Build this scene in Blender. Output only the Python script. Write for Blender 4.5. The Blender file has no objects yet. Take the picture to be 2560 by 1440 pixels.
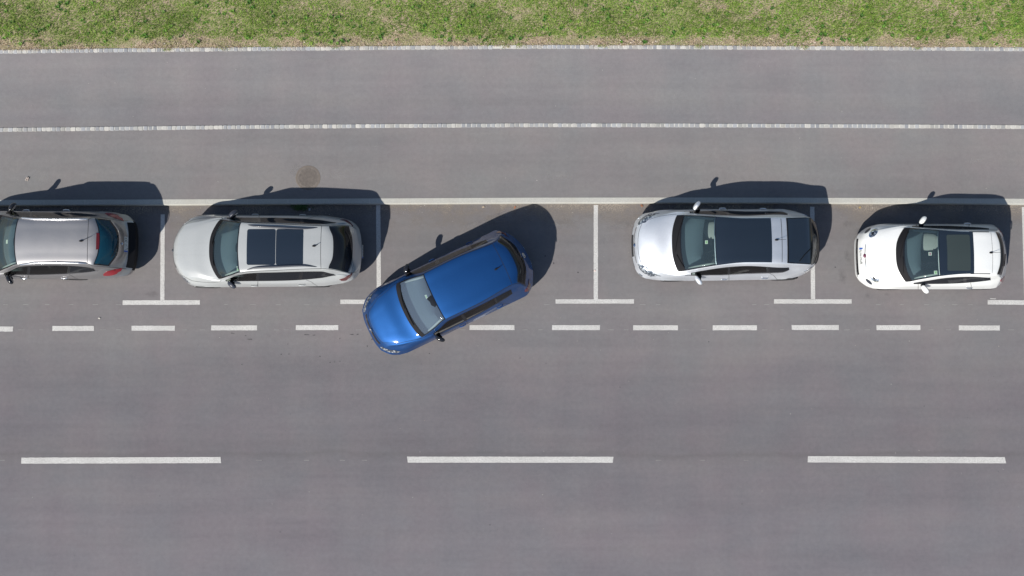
import bpy, bmesh, math, random
import numpy as np
from mathutils import Vector, Matrix
random.seed(7); rng = np.random.default_rng(7)
R = math.radians
sc = bpy.context.scene
COL = sc.collection

# ------------------------------------------------------------------ camera
CH, CF, CT = 22.5, 2272.5, R(3.7)          # height (m), focal length (px of a 2560 px wide frame), tilt off the vertical
cam = bpy.data.objects.new('camera', bpy.data.cameras.new('camera'))
COL.objects.link(cam)
cam.location = (0, 0, CH); cam.rotation_euler = (CT, 0, 0)
cam.data.sensor_width = 36; cam.data.lens = CF / 2560 * 36
cam.data.clip_start = 0.5; cam.data.clip_end = 1500
sc.camera = cam

# ------------------------------------------------------------------ sky, sun, exposure
SUNV = Vector((0.71, 0.835, -1.0)).normalized()      # the way the light travels
elev = math.asin(-SUNV.z); azim = math.atan2(-SUNV.x, -SUNV.y)
w = bpy.data.worlds.new('World'); sc.world = w; w.use_nodes = True
nt = w.node_tree; bg = nt.nodes['Background']
sky = nt.nodes.new('ShaderNodeTexSky'); sky.sky_type = 'NISHITA'; sky.sun_disc = False
sky.sun_elevation = elev; sky.sun_rotation = azim % (2 * math.pi)
sky.air_density = 1.0; sky.dust_density = 0.6; sky.ozone_density = 1.5
nt.links.new(sky.outputs[0], bg.inputs[0]); bg.inputs[1].default_value = 0.069
sl = bpy.data.lights.new('sun', 'SUN'); sl.energy = 4.2; sl.angle = R(0.5); sl.color = (1.0, 0.955, 0.89)
so = bpy.data.objects.new('sun', sl); COL.objects.link(so)
so.rotation_euler = SUNV.to_track_quat('-Z', 'Y').to_euler(); so.location = (-20, -25, 30)
sc.view_settings.view_transform = 'Standard'; sc.view_settings.look = 'None'
sc.view_settings.exposure = 0.385; sc.view_settings.gamma = 1; sc.view_settings.use_curve_mapping = False

# ------------------------------------------------------------------ survey: where a sight line meets height z
def un(px, py, z=0.0):
    a = (px - 1280) / CF; b = (720 - py) / CF
    c, s = math.cos(CT), math.sin(CT)
    dx, dy, dz = a, b * c + s, -c + b * s
    t = (CH - z) / -dz
    return dx * t, dy * t
def pr(P):
    P = np.asarray(P, float); c, s = math.cos(CT), math.sin(CT)
    x, y, z = P[..., 0], P[..., 1], P[..., 2] - CH
    yc = y * c + z * s; zc = -y * s + z * c
    return np.stack([1280 + CF * x / -zc, 720 - CF * yc / -zc], -1)

# ------------------------------------------------------------------ tagging and meshes
def tag(o, label=None, cat=None, group=None, kind=None):
    if label: o['label'] = label
    if cat: o['category'] = cat
    if group: o['group'] = group
    if kind: o['kind'] = kind
    return o
def empty(name, loc=(0, 0, 0), rz=0):
    o = bpy.data.objects.new(name, None); COL.objects.link(o)
    o.location = loc; o.rotation_euler = (0, 0, rz); o.empty_display_size = 0.3
    return o
def mesh(name, V, F, mats, parent=None, smooth=True, fm=None, cols=None, sharp=None):
    me = bpy.data.meshes.new(name)
    me.from_pydata([tuple(map(float, v)) for v in V], [], [tuple(int(i) for i in f) for f in F])
    if not isinstance(mats, (list, tuple)): mats = [mats]
    for m in mats: me.materials.append(m)
    if fm is not None: me.polygons.foreach_set('material_index', np.asarray(fm, dtype=np.int32))
    me.polygons.foreach_set('use_smooth', [smooth] * len(F))
    if cols is not None:
        at = me.color_attributes.new('tone', 'FLOAT_COLOR', 'POINT')
        c4 = np.ones((len(V), 4), np.float32); c4[:, :3] = np.asarray(cols); at.data.foreach_set('color', c4.ravel())
    me.validate(); me.update()
    if sharp is not None and smooth: me.set_sharp_from_angle(angle=sharp)
    o = bpy.data.objects.new(name, me); COL.objects.link(o)
    if parent: o.parent = parent
    return o
class MB:
    def __init__(s): s.V = []; s.F = []; s.M = []
    def add(s, V, F, m=0):
        k = len(s.V); s.V += [tuple(map(float, v)) for v in V]; s.F += [tuple(int(i) + k for i in f) for f in F]; s.M += [m] * len(F)
    def build(s, name, mats, parent=None, smooth=True, sharp=R(35)):
        return mesh(name, s.V, s.F, mats, parent, smooth, s.M, sharp=sharp)
def box_geo(c, d, rz=0):
    x, y, z = d[0] / 2, d[1] / 2, d[2] / 2; cr, sr = math.cos(rz), math.sin(rz)
    V = []
    for sx, sy, sz in ((-1,-1,-1),(1,-1,-1),(1,1,-1),(-1,1,-1),(-1,-1,1),(1,-1,1),(1,1,1),(-1,1,1)):
        a, b = sx * x, sy * y
        V.append((c[0] + a * cr - b * sr, c[1] + a * sr + b * cr, c[2] + sz * z))
    return V, [(0,3,2,1),(4,5,6,7),(0,1,5,4),(1,2,6,5),(2,3,7,6),(3,0,4,7)]
def tube_geo(pts, rad, n=8, caps=True, flat=1.0):
    pts = [Vector(p) for p in pts]; V = []; F = []
    rad = rad if isinstance(rad, (list, tuple)) else [rad] * len(pts)
    for i, p in enumerate(pts):
        d = (pts[min(i + 1, len(pts) - 1)] - pts[max(i - 1, 0)]).normalized()
        up = Vector((0, 0, 1)) if abs(d.z) < .95 else Vector((1, 0, 0))
        a = d.cross(up).normalized(); b = a.cross(d).normalized()
        for k in range(n):
            t = 2 * math.pi * k / n
            V.append(p + a * math.cos(t) * rad[i] + b * math.sin(t) * rad[i] * flat)
    for i in range(len(pts) - 1):
        for k in range(n):
            F.append((i * n + k, i * n + (k + 1) % n, (i + 1) * n + (k + 1) % n, (i + 1) * n + k))
    if caps: F.append(tuple(range(n))[::-1]); F.append(tuple((len(pts) - 1) * n + k for k in range(n)))
    return V, F
def ell_geo(c, r, rot=None, n=16, m=10, p=1.0, squash=None):
    V = []; F = []
    for i in range(m + 1):
        a = math.pi * i / m
        for k in range(n):
            b = 2 * math.pi * k / n
            f = lambda v: math.copysign(abs(v) ** p, v)
            v = Vector((f(math.sin(a)) * f(math.cos(b)) * r[0], f(math.sin(a)) * f(math.sin(b)) * r[1], f(math.cos(a)) * r[2]))
            if squash: v = squash(v)
            if rot is not None: v = rot @ v
            V.append(v + Vector(c))
    for i in range(m):
        for k in range(n):
            F.append((i * n + k, (i + 1) * n + k, (i + 1) * n + (k + 1) % n, i * n + (k + 1) % n))
    return V, F

# ------------------------------------------------------------------ materials
def newmat(name):
    m = bpy.data.materials.new(name); m.use_nodes = True
    return m, m.node_tree.nodes, m.node_tree.links, m.node_tree.nodes['Principled BSDF']
def simple(name, col, rough=.5, metal=0., coat=0., spec=.5, ior=1.5, crough=.03):
    m, n, l, b = newmat(name)
    b.inputs['Base Color'].default_value = (*col, 1); b.inputs['Roughness'].default_value = rough
    b.inputs['Metallic'].default_value = metal; b.inputs['Coat Weight'].default_value = coat
    b.inputs['Coat Roughness'].default_value = crough
    b.inputs['Specular IOR Level'].default_value = spec; b.inputs['IOR'].default_value = ior
    return m
def noise(n, l, scale, detail=4, rough=.55, vec=None, dist=0.):
    t = n.new('ShaderNodeTexNoise'); t.inputs['Scale'].default_value = scale
    t.inputs['Detail'].default_value = detail; t.inputs['Roughness'].default_value = rough; t.inputs['Distortion'].default_value = dist
    if vec is not None: l.new(vec, t.inputs['Vector'])
    return t
def ramp(n, l, fac, stops, interp='LINEAR'):
    r = n.new('ShaderNodeValToRGB'); r.color_ramp.interpolation = interp
    e = r.color_ramp.elements
    while len(e) > 1: e.remove(e[-1])
    e[0].position = stops[0][0]; e[0].color = (*stops[0][1], 1)
    for p, c in stops[1:]:
        k = e.new(p); k.color = (*c, 1)
    l.new(fac, r.inputs[0]); return r
def mixc(n, l, fac, a, b, mode='MIX'):
    x = n.new('ShaderNodeMix'); x.data_type = 'RGBA'; x.blend_type = mode
    for s, v in ((x.inputs['Factor'], fac), (x.inputs[6], a), (x.inputs[7], b)):
        if isinstance(v, (int, float)): s.default_value = v
        elif isinstance(v, tuple): s.default_value = (*v, 1)
        else: l.new(v, s)
    return x.outputs[2]
def maprange(n, l, v, a, b, c=0., d=1., smooth=True):
    x = n.new('ShaderNodeMapRange'); x.interpolation_type = 'SMOOTHSTEP' if smooth else 'LINEAR'
    l.new(v, x.inputs[0])
    for i, q in zip((1, 2, 3, 4), (a, b, c, d)): x.inputs[i].default_value = q
    return x.outputs[0]
def mth(n, l, op, a, b=None):
    x = n.new('ShaderNodeMath'); x.operation = op
    for i, v in enumerate((a, b)):
        if v is None: continue
        if isinstance(v, (int, float)): x.inputs[i].default_value = v
        else: l.new(v, x.inputs[i])
    return x.outputs[0]
def bump(n, l, b, h, strength, dist):
    x = n.new('ShaderNodeBump'); x.inputs['Strength'].default_value = strength; x.inputs['Distance'].default_value = dist
    l.new(h, x.inputs['Height']); l.new(x.outputs[0], b.inputs['Normal'])

def paint(name, col, metal=.0, rough=.35, coat=1., dust=.06):
    m, n, l, b = newmat(name)
    tc = n.new('ShaderNodeTexCoord')
    big = noise(n, l, 2.2, 5, .6, tc.outputs['Object']); fine = noise(n, l, 60, 3, .6, tc.outputs['Object'])
    f = maprange(n, l, big.outputs[0], .35, .75, 0., dust)
    c = mixc(n, l, f, col, (.42, .40, .36))
    f2 = maprange(n, l, fine.outputs[0], .3, .7, .95, 1.05, False)
    c = mixc(n, l, 1.0, c, f2, 'MULTIPLY')
    l.new(c, b.inputs['Base Color'])
    b.inputs['Metallic'].default_value = metal
    l.new(maprange(n, l, big.outputs[0], .3, .7, rough, rough + .06, False), b.inputs['Roughness'])
    b.inputs['Coat Weight'].default_value = coat; b.inputs['Coat Roughness'].default_value = .05
    return m
def glass(name, tint, rough=.015, ior=1.52, film=None, filmf=0.0):
    m, n, l, b = newmat(name); n.remove(b)
    out = n['Material Output']
    tr = n.new('ShaderNodeBsdfTransparent'); tr.inputs[0].default_value = (*tint, 1)
    gl = n.new('ShaderNodeBsdfGlossy'); gl.inputs['Roughness'].default_value = rough
    fr = n.new('ShaderNodeFresnel'); fr.inputs[0].default_value = ior
    mx = n.new('ShaderNodeMixShader'); l.new(fr.outputs[0], mx.inputs[0]); l.new(tr.outputs[0], mx.inputs[1]); l.new(gl.outputs[0], mx.inputs[2])
    if film:
        df = n.new('ShaderNodeBsdfDiffuse'); df.inputs[0].default_value = (*film, 1)
        m2 = n.new('ShaderNodeMixShader'); m2.inputs[0].default_value = filmf
        l.new(mx.outputs[0], m2.inputs[1]); l.new(df.outputs[0], m2.inputs[2]); mx = m2
    l.new(mx.outputs[0], out.inputs[0])
    return m

M = {}
M['black'] = simple('black_plastic', (.009, .009, .011), .7, spec=.2)
M['gloss_black'] = simple('gloss_black', (.012, .012, .014), .12, coat=.6)
M['frit'] = simple('black_glass_band', (.010, .011, .013), .08, spec=.6)
M['rubber'] = simple('rubber', (.02, .02, .021), .75)
M['seam'] = simple('panel_gap', (.012, .012, .013), .8)
M['chrome'] = simple('chrome', (.75, .76, .78), .12, metal=1)
M['alloy'] = simple('alloy', (.45, .46, .48), .3, metal=.9)
def lensmat():
    m, n, l, bb = newmat('clear_lens'); tc = n.new('ShaderNodeTexCoord')
    v = n.new('ShaderNodeTexVoronoi'); v.inputs['Scale'].default_value = 17; l.new(tc.outputs['Object'], v.inputs['Vector'])
    l.new(ramp(n, l, v.outputs['Distance'], [(.15, (.85, .88, .90)), (.35, (.42, .46, .50)), (.6, (.10, .12, .15))]).outputs[0], bb.inputs['Base Color'])  # bright cell centres are glints painted into the base colour
    bb.inputs['Metallic'].default_value = .6; bb.inputs['Roughness'].default_value = .25; bb.inputs['Coat Weight'].default_value = 1
    return m
M['lens'] = lensmat()
M['red_lens'] = simple('red_lens', (.24, .010, .018), .2, coat=1)
M['dark_red'] = simple('dark_red_lens', (.11, .010, .012), .12, coat=1)
M['amber'] = simple('amber_lens', (.6, .2, .02), .15, coat=1)
M['roof_glass'] = simple('roof_glass', (.012, .018, .026), .05, spec=.9, ior=1.6, coat=1)
M['glass'] = glass('windscreen_glass', (.70, .80, .80), film=(.20, .31, .38), filmf=.10)
M['glass_blue'] = glass('windscreen_glass_hazy', (.72, .80, .82), film=(.26, .35, .48), filmf=.22)
M['side_glass'] = glass('side_glass', (.62, .66, .62), ior=1.6)
M['dark_glass'] = glass('dark_glass', (.08, .085, .09), ior=1.55, film=(.03, .035, .045), filmf=.35)
M['blue_glass'] = glass('blue_tinted_glass', (.25, .35, .42), ior=1.7, film=(.012, .075, .125), filmf=.62)
M['dash'] = simple('dashboard', (.105, .140, .160), .75)
M['trim'] = simple('cabin_trim', (.03, .031, .033), .85)
M['seat_dark'] = simple('dark_seat', (.05, .052, .055), .9)
M['seat_light'] = simple('light_seat', (.38, .38, .35), .9)
M['pillar'] = simple('pale_pillar_trim', (.42, .44, .40), .8)
M['plate'] = simple('plate_white', (.62, .64, .62), .4)
M['plate_blue'] = simple('plate_blue', (.03, .10, .42), .4)
M['paper'] = simple('paper', (.72, .74, .62), .7)
M['pink'] = simple('pink_paper', (.55, .22, .30), .7)
M['green_paper'] = simple('green_paper', (.35, .55, .22), .7)
M['rail'] = simple('rail_dark', (.035, .04, .055), .38, coat=.3)
M['rail_silver'] = simple('rail_silver', (.62, .63, .66), .25, metal=.85)

# ground materials --------------------------------------------------
def asphalt(name, stops, yoff=0):
    m, n, l, b = newmat(name)
    g = n.new('ShaderNodeNewGeometry'); pos = g.outputs['Position']
    sx = n.new('ShaderNodeSeparateXYZ'); l.new(pos, sx.inputs[0])
    y = mth(n, l, 'ADD', sx.outputs[1], mth(n, l, 'MULTIPLY', noise(n, l, .35, 3, .6, pos).outputs[0], .5))
    base = ramp(n, l, maprange(n, l, y, -14, 10, 0, 1, False), stops).outputs[0]
    mp = n.new('ShaderNodeMapping'); mp.inputs['Scale'].default_value = (.28, 1.0, 1); l.new(pos, mp.inputs[0])
    big = noise(n, l, .9, 5, .6, mp.outputs[0])
    c = mixc(n, l, 1.0, base, ramp(n, l, big.outputs[0], [(.3, (.90, .90, .915)), (.5, (1, 1, 1)), (.72, (1.09, 1.08, 1.05))]).outputs[0], 'MULTIPLY')
    vt = n.new('ShaderNodeMapping'); vt.inputs['Scale'].default_value = (2.2, .25, 1); l.new(pos, vt.inputs[0])
    st = noise(n, l, .8, 3, .5, vt.outputs[0])
    c = mixc(n, l, 1.0, c, ramp(n, l, st.outputs[0], [(.3, (.97, .965, .97)), (.7, (1.035, 1.03, 1.025))]).outputs[0], 'MULTIPLY')
    ch = noise(n, l, .55, 4, .6, pos)
    c = mixc(n, l, 1.0, c, ramp(n, l, ch.outputs[0], [(.35, (.985, 1.0, 1.0)), (.5, (1.01, .992, .99)), (.65, (1.04, .985, .99))]).outputs[0], 'MULTIPLY')
    lg = n.new('ShaderNodeMapping'); lg.inputs['Scale'].default_value = (.06, 3.2, 1); l.new(pos, lg.inputs[0])
    c = mixc(n, l, 1.0, c, maprange(n, l, noise(n, l, 1.0, 5, .65, lg.outputs[0]).outputs[0], .3, .7, .955, 1.045, False), 'MULTIPLY')
    mid = noise(n, l, 9, 4, .7, pos)
    c = mixc(n, l, 1.0, c, maprange(n, l, mid.outputs[0], .3, .7, .94, 1.06, False), 'MULTIPLY')
    fine = noise(n, l, 85, 2, .8, pos)
    c = mixc(n, l, 1.0, c, maprange(n, l, fine.outputs[0], .25, .75, .87, 1.13, False), 'MULTIPLY')
    v = n.new('ShaderNodeTexVoronoi'); v.inputs['Scale'].default_value = 95; l.new(pos, v.inputs['Vector'])
    l.new(c, b.inputs['Base Color']); b.inputs['Roughness'].default_value = .9; b.inputs['Specular IOR Level'].default_value = .25
    bump(n, l, b, v.outputs['Distance'], .5, .004)
    return m
def yfrac(py): return (un(1280, py)[1] + 14 + .25) / 24
A = (.176, .170, .174)
def sc3(c, k): return tuple(x * k for x in c)
M['road'] = asphalt('road_asphalt', [(yfrac(1440), sc3((.170, .163, .176), .98)), (yfrac(1300), (.164, .156, .168)), (yfrac(1160), (.152, .146, .156)), (yfrac(1139), (.146, .140, .148)),
    (yfrac(1134), (.132, .126, .132)), (yfrac(1128), (.148, .141, .150)), (yfrac(1040), (.152, .146, .156)), (yfrac(930), (.158, .152, .160)), (yfrac(845), (.176, .170, .174)), (yfrac(760), (.180, .174, .176)), (yfrac(560), (.172, .165, .166))])
M['walk'] = asphalt('walk_asphalt', [(yfrac(495), (.188, .183, .182)), (yfrac(330), (.204, .197, .196)), (yfrac(314), (.20, .194, .197)), (yfrac(300), (.19, .184, .19)), (yfrac(260), (.205, .199, .201)), (yfrac(124), (.22, .212, .214))])

def dirt_overlay():
    m, n, l, b = newmat('kerb_dirt')
    g = n.new('ShaderNodeNewGeometry'); pos = g.outputs['Position']
    uv = n.new('ShaderNodeAttribute'); uv.attribute_name = 'tone'
    big = noise(n, l, 1.3, 6, .65, pos); fine = noise(n, l, 30, 4, .8, pos)
    a = mth(n, l, 'MULTIPLY', maprange(n, l, big.outputs[0], .36, .62, .14, 1.), uv.outputs['Fac'])
    a = mth(n, l, 'MULTIPLY', a, maprange(n, l, fine.outputs[0], .3, .62, .25, 1.))
    l.new(mixc(n, l, fine.outputs[0], (.22, .19, .16), (.36, .315, .27)), b.inputs['Base Color'])
    b.inputs['Roughness'].default_value = 1; b.inputs['Specular IOR Level'].default_value = .1
    l.new(a, b.inputs['Alpha']); return m
M['dirt'] = dirt_overlay()
def marking():
    m, n, l, b = newmat('road_paint')
    g = n.new('ShaderNodeNewGeometry'); pos = g.outputs['Position']
    fine = noise(n, l, 38, 5, .75, pos); big = noise(n, l, 1.5, 4, .6, pos)
    c = ramp(n, l, fine.outputs[0], [(.32, (.33, .322, .312)), (.5, (.52, .512, .49)), (.68, (.62, .61, .585))]).outputs[0]
    c = mixc(n, l, maprange(n, l, big.outputs[0], .38, .68, 0, .38), c, (.36, .35, .335))
    l.new(c, b.inputs['Base Color']); b.inputs['Roughness'].default_value = .75
    bump(n, l, b, fine.outputs[0], .4, .004)
    return m
M['mark'] = marking()
M['chalk'] = simple('faded_paint', (.24, .235, .23), .9)
def stone(name, tone=True, base=(.5, .5, .48), sc_=20):
    m, n, l, b = newmat(name)
    g = n.new('ShaderNodeNewGeometry'); pos = g.outputs['Position']
    fine = noise(n, l, sc_, 5, .7, pos); big = noise(n, l, 1.1, 4, .6, pos)
    if tone:
        at = n.new('ShaderNodeAttribute'); at.attribute_name = 'tone'; c0 = at.outputs['Color']
    else: c0 = base
    c = mixc(n, l, 1.0, c0, ramp(n, l, fine.outputs[0], [(.3, (.8, .8, .8)), (.7, (1.15, 1.14, 1.12))]).outputs[0], 'MULTIPLY')
    c = mixc(n, l, maprange(n, l, big.outputs[0], .45, .75, 0, .35), c, (.36, .33, .28))
    l.new(c, b.inputs['Base Color']); b.inputs['Roughness'].default_value = .9
    bump(n, l, b, fine.outputs[0], .5, .006)
    return m
M['sett'] = stone('sett_stone', sc_=60); M['kerbstone'] = stone('kerb_concrete', False, (.455, .452, .415), 45); M['mortar'] = stone('mortar', False, (.57, .56, .52), 30)
def soil():
    m, n, l, b = newmat('verge_soil')
    g = n.new('ShaderNodeNewGeometry'); pos = g.outputs['Position']
    a = noise(n, l, 1.6, 6, .7, pos); f = noise(n, l, 45, 5, .8, pos)
    c = ramp(n, l, f.outputs[0], [(.25, (.22, .155, .10)), (.5, (.46, .35, .265)), (.75, (.66, .54, .44))]).outputs[0]
    c = mixc(n, l, maprange(n, l, a.outputs[0], .36, .60, .1, .7), c, (.21, .25, .085))
    l.new(c, b.inputs['Base Color']); b.inputs['Roughness'].default_value = 1; b.inputs['Specular IOR Level'].default_value = .1
    bump(n, l, b, f.outputs[0], .8, .02)
    return m
M['soil'] = soil()
def blades():
    m, n, l, b = newmat('grass_blades')
    at = n.new('ShaderNodeAttribute'); at.attribute_name = 'tone'
    l.new(at.outputs['Color'], b.inputs['Base Color']); b.inputs['Roughness'].default_value = .7; b.inputs['Specular IOR Level'].default_value = .2
    tr = n.new('ShaderNodeBsdfTranslucent'); l.new(at.outputs['Color'], tr.inputs[0])
    mx = n.new('ShaderNodeMixShader'); mx.inputs[0].default_value = .3
    l.new(b.outputs[0], mx.inputs[1]); l.new(tr.outputs[0], mx.inputs[2]); l.new(mx.outputs[0], n['Material Output'].inputs[0])
    return m
M['blade'] = blades()
M['iron'] = None

# ------------------------------------------------------------------ the ground
PXS = np.array([-3500, -900, 0, 320, 640, 980, 1350, 1650, 1920, 2240, 2560, 3460, 6060], float)
K_TOP = np.array([506, 503, 500, 499, 497.6, 496, 494, 493.8, 494.2, 495.1, 497, 500, 503]); K_BOT = K_TOP + 16
S2_T = np.array([334, 327, 320, 316.5, 312.5, 310, 308.3, 308.6, 309.5, 311, 313, 320, 326]); S2_B = S2_T + 9.6
S1_T = np.array([140, 132, 124.5, 121, 118, 115, 112.5, 113.3, 115, 116.5, 118.5, 126, 134]); S1_B = S1_T + 9.4
def curve(tab, z, off=0.0, n=140):
    out = []
    for px in np.linspace(-3400, 5960, n):
        x, y = un(px, float(np.interp(px, PXS, tab)), z); out.append((x, y + off))
    return out
def strip(name, lo, hi, z, mat, kind='structure', tone=None):
    V = []; F = []; n = len(lo); cols = []
    for a, b in zip(lo, hi): V += [(a[0], a[1], z), (b[0], b[1], z)]; cols += [(1,) * 3, (0,) * 3]
    for i in range(n - 1): F.append((2 * i, 2 * i + 2, 2 * i + 3, 2 * i + 1))
    o = mesh(name, V, F, mat, smooth=False, cols=cols if tone else None)
    if tone == 'rev': pass
    return tag(o, kind=kind)
ZW = .12
mesh('ground', [(-300, -300, -.04), (300, -300, -.04), (300, 300, -.04), (-300, 300, -.04)], [(0, 1, 2, 3)], M['soil'])['kind'] = 'structure'
kb = curve(K_BOT, 0); kt = curve(K_TOP, ZW)
strip('road', [(p[0], -16) for p in kb], [(p[0], p[1] + .05) for p in kb], 0.0, M['road'])
s2b, s2t = curve(S2_B, ZW), curve(S2_T, ZW); s1b, s1t = curve(S1_B, ZW), curve(S1_T, ZW)
strip('pavement', [(p[0], p[1] - .004) for p in kt], [(p[0], p[1] + .02) for p in s2b], ZW, M['walk'])
strip('footpath', [(p[0], p[1] - .02) for p in s2t], [(p[0], p[1] + .02) for p in s1b], ZW - .004, M['walk'])
# verge: gently bumpy soil sheet
def verge_z(x, y): return .115 + .018 * math.sin(x * 1.7 + 2.1 * y) + .014 * math.sin(3.3 * x - 1.9 * y + 1) + .05 * max(0, min(1, (y - un(1280, 118, ZW)[1]) / 4))
V = []; F = []; ny = 16
xs_top = [(p[0], p[1]) for p in s1t]
for i, (x, y0) in enumerate(xs_top):
    for j in range(ny): 
        y = y0 - .03 + (j / (ny - 1)) ** 1.6 * 24
        V.append((x, y, verge_z(x, y) if j else ZW - .012))
for i in range(len(xs_top) - 1):
    for j in range(ny - 1): a = i * ny + j; F.append((a, a + ny, a + ny + 1, a + 1))
tag(mesh('verge', V, F, M['soil']), kind='structure')

# kerb stones, one metre each
def along(tab, z, px):
    return Vector((*un(px, float(np.interp(px, PXS, tab)), z), z))
mb = MB(); px = -1400.
while px < 3960:
    L_ = 101.2 + random.uniform(-.6, .6); a0, a1 = px + .6, px + L_ - .6
    q = [along(K_BOT, 0, a0), along(K_BOT, 0, a1), along(K_TOP, ZW, a1), along(K_TOP, ZW, a0)]
    b0, b1 = q[0], q[1]; t0, t1 = q[3], q[2]; t0.x, t1.x = b0.x, b1.x
    h = ZW + .006 + random.uniform(-.0015, .0015)
    ch = .02
    V = [(b0.x, b0.y, -.02), (b1.x, b1.y, -.02), (b1.x, b1.y, h - ch), (b0.x, b0.y, h - ch), (b1.x, b1.y + ch, h), (b0.x, b0.y + ch, h), (t1.x, t1.y, h), (t0.x, t0.y, h), (t1.x, t1.y, 0), (t0.x, t0.y, 0)]
    mb.add(V, [(0, 1, 2, 3), (3, 2, 4, 5), (5, 4, 6, 7), (7, 6, 8, 9), (0, 3, 5, 7, 9), (1, 8, 6, 4, 2)])
    px += L_
# mortar core just under the stone faces
core = curve(K_BOT, 0); kt0 = curve(K_TOP, ZW)
V = []; F = []
for a, b in zip(core, kt0): V += [(a[0], a[1] + .004, 0), (a[0], a[1] + .004, ZW - .016), (a[0], a[1] + .022, ZW + .002), (b[0], b[1] - .003, ZW + .002)]
for i in range(len(core) - 1):
    for j in range(3): F.append((4 * i + j, 4 * i + 4 + j, 4 * i + 5 + j, 4 * i + 1 + j))
mb.add(V, F, 1)
tag(mb.build('kerb', [M['kerbstone'], M['mortar']], smooth=False), kind='structure')

def setts(name, T_, B_, gaps=()):
    V = []; F = []; C = []; px = -1000. 
    while px < 3560:
        w_ = random.uniform(8.4, 10.8); g = random.uniform(1.8, 3.0)
        if any(a < px < b for a, b in gaps): px += w_ + g; continue
        q = [along(B_, ZW, px), along(B_, ZW, px + w_), along(T_, ZW, px + w_), along(T_, ZW, px)]
        c = sum(q, Vector()) / 4
        tone = random.choice([(.40, .41, .43), (.45, .46, .47), (.36, .37, .39), (.48, .48, .46), (.54, .53, .50), (.42, .43, .44), (.60, .585, .55)])
        k = random.uniform(.70, .98); tone = tuple(t * k for t in tone)
        i0 = len(V); hz = ZW + .010 + random.uniform(-.004, .005); tilt = (random.uniform(-.004, .004), random.uniform(-.004, .004))
        for s_, z in ((1.0, ZW - .03), (1.0, hz - .008), (.94, hz)):
            for u in q:
                d = (u - c) * s_; jit = .004 if s_ < 1 else .004
                V.append((c.x + d.x + random.uniform(-jit, jit), c.y + d.y + random.uniform(-jit, jit), z + d.x * tilt[0] * 8 + d.y * tilt[1] * 8)); C.append(tone)
        for r in (0, 4):
            for k_ in range(4): a = i0 + r + k_; b = i0 + r + (k_ + 1) % 4; F.append((a, b, b + 4, a + 4))
        F.append((i0 + 8, i0 + 9, i0 + 10, i0 + 11)); px += w_ + g
    n0 = len(F); lo, hi = curve(B_, ZW, .006, 300), curve(T_, ZW, -.006, 300); k0 = len(V)
    for a, b in zip(lo, hi):
        V += [(a[0], a[1] + random.uniform(-.006, .006), ZW + .003), (b[0], b[1] + random.uniform(-.006, .006), ZW + .003)]; C += [(.58, .572, .54)] * 2
    for i in range(len(lo) - 1): F.append((k0 + 2 * i, k0 + 2 * i + 2, k0 + 2 * i + 3, k0 + 2 * i + 1))
    fm = [0] * n0 + [1] * (len(F) - n0)
    return tag(mesh(name, V, F, [M['sett'], M['mortar']], smooth=False, fm=fm, cols=C), kind='structure')
setts('stone_edging', S1_T, S1_B, gaps=((1228, 1275), (1700, 1712))); setts('stone_edging', S2_T, S2_B)

# road dirt along the kerb
V = []; F = []; C = []
n_ = 160; pts = curve(K_BOT, 0, 0, n_ * 3)
for a in pts:
    for j, (dy, al) in enumerate(((0.03, 1), (-.10, .95), (-.28, .5), (-.6, .16), (-1.0, 0))): V.append((a[0], a[1] + dy, .003)); C.append((al,) * 3)
for i in range(len(pts) - 1):
    for j in range(4): k = i * 5 + j; F.append((k, k + 1, k + 6, k + 5))
tag(mesh('road_dirt', V, F, M['dirt'], smooth=False, cols=C), kind='structure')

# painted markings: rectangles between surveyed corners with slightly worn edges
def mark(quads, name='road_marking', mat='mark', z=.005, ragged=.0016):
    mb = MB()
    for (x0, y0, x1, y1, wd) in quads:      # centre line ends (px) and width (px)
        p0 = Vector((*un(x0, y0), 0)); p1 = Vector((*un(x1, y1), 0)); d = (p1 - p0); L = d.length; d.normalize(); nn = Vector((-d.y, d.x, 0)); hw = wd / 2 / 101
        k = max(2, int(L / .06)); V = []
        for i in range(k + 1):
            p = p0 + d * (L * i / k)
            for s in (-1, 1):
                e = random.gauss(0, ragged); V.append((p.x + nn.x * (hw * s + e) + (random.gauss(0, ragged * (1.6 if wd < 14 else 5)) if i in (0, k) else 0) * d.x, p.y + nn.y * (hw * s + e), z))
        mb.add(V, [(2 * i, 2 * i + 2, 2 * i + 3, 2 * i + 1) for i in range(k)])
    o = mb.build(name, M[mat], smooth=False); return tag(o, kind='structure')
T_ = [(407, 536, 406, 750, 403.5 - 393), (945.5, 513, 947.5, 749, 10.8), (1489.5, 513, 1489.5, 748, 10.8), (2030.5, 517, 2032.5, 748, 10.8), (2559.5, 518, 2566, 748, 10.5)]
B_ = [(307, 756.5, 500, 756, 11.5), (851, 754.5, 1046, 754, 11), (1389, 753.6, 1585, 753.4, 11), (1935, 753.5, 2129, 753.8, 11), (2469, 755.5, 2664, 757, 11.5)]
for a, b in zip(T_, B_):
    mark([(a[0], a[1], a[2], b[1] - 5.6, a[4]), b])
mark([(-440, 505 + 31, -437, 756 - 5, 10.8), (-240 - 300, 758, -343, 757.5, 11.5)])
for x0, x1, y in ((-75, 33, 822.5), (131, 235, 821), (329, 437, 820.4), (528, 643, 819.6), (740, 846, 819), (966, 1072, 818.6), (1174, 1286, 818.8), (1380, 1500, 819), (1583, 1695, 819.3), (1782, 1892, 819.2), (1979, 2097, 818.8), (2191, 2301, 819), (2397, 2499, 819.8), (2602, 2712, 820.4), (-280, -172, 824)):
    mark([(x0, y, x1, y, 12.4)])
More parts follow.
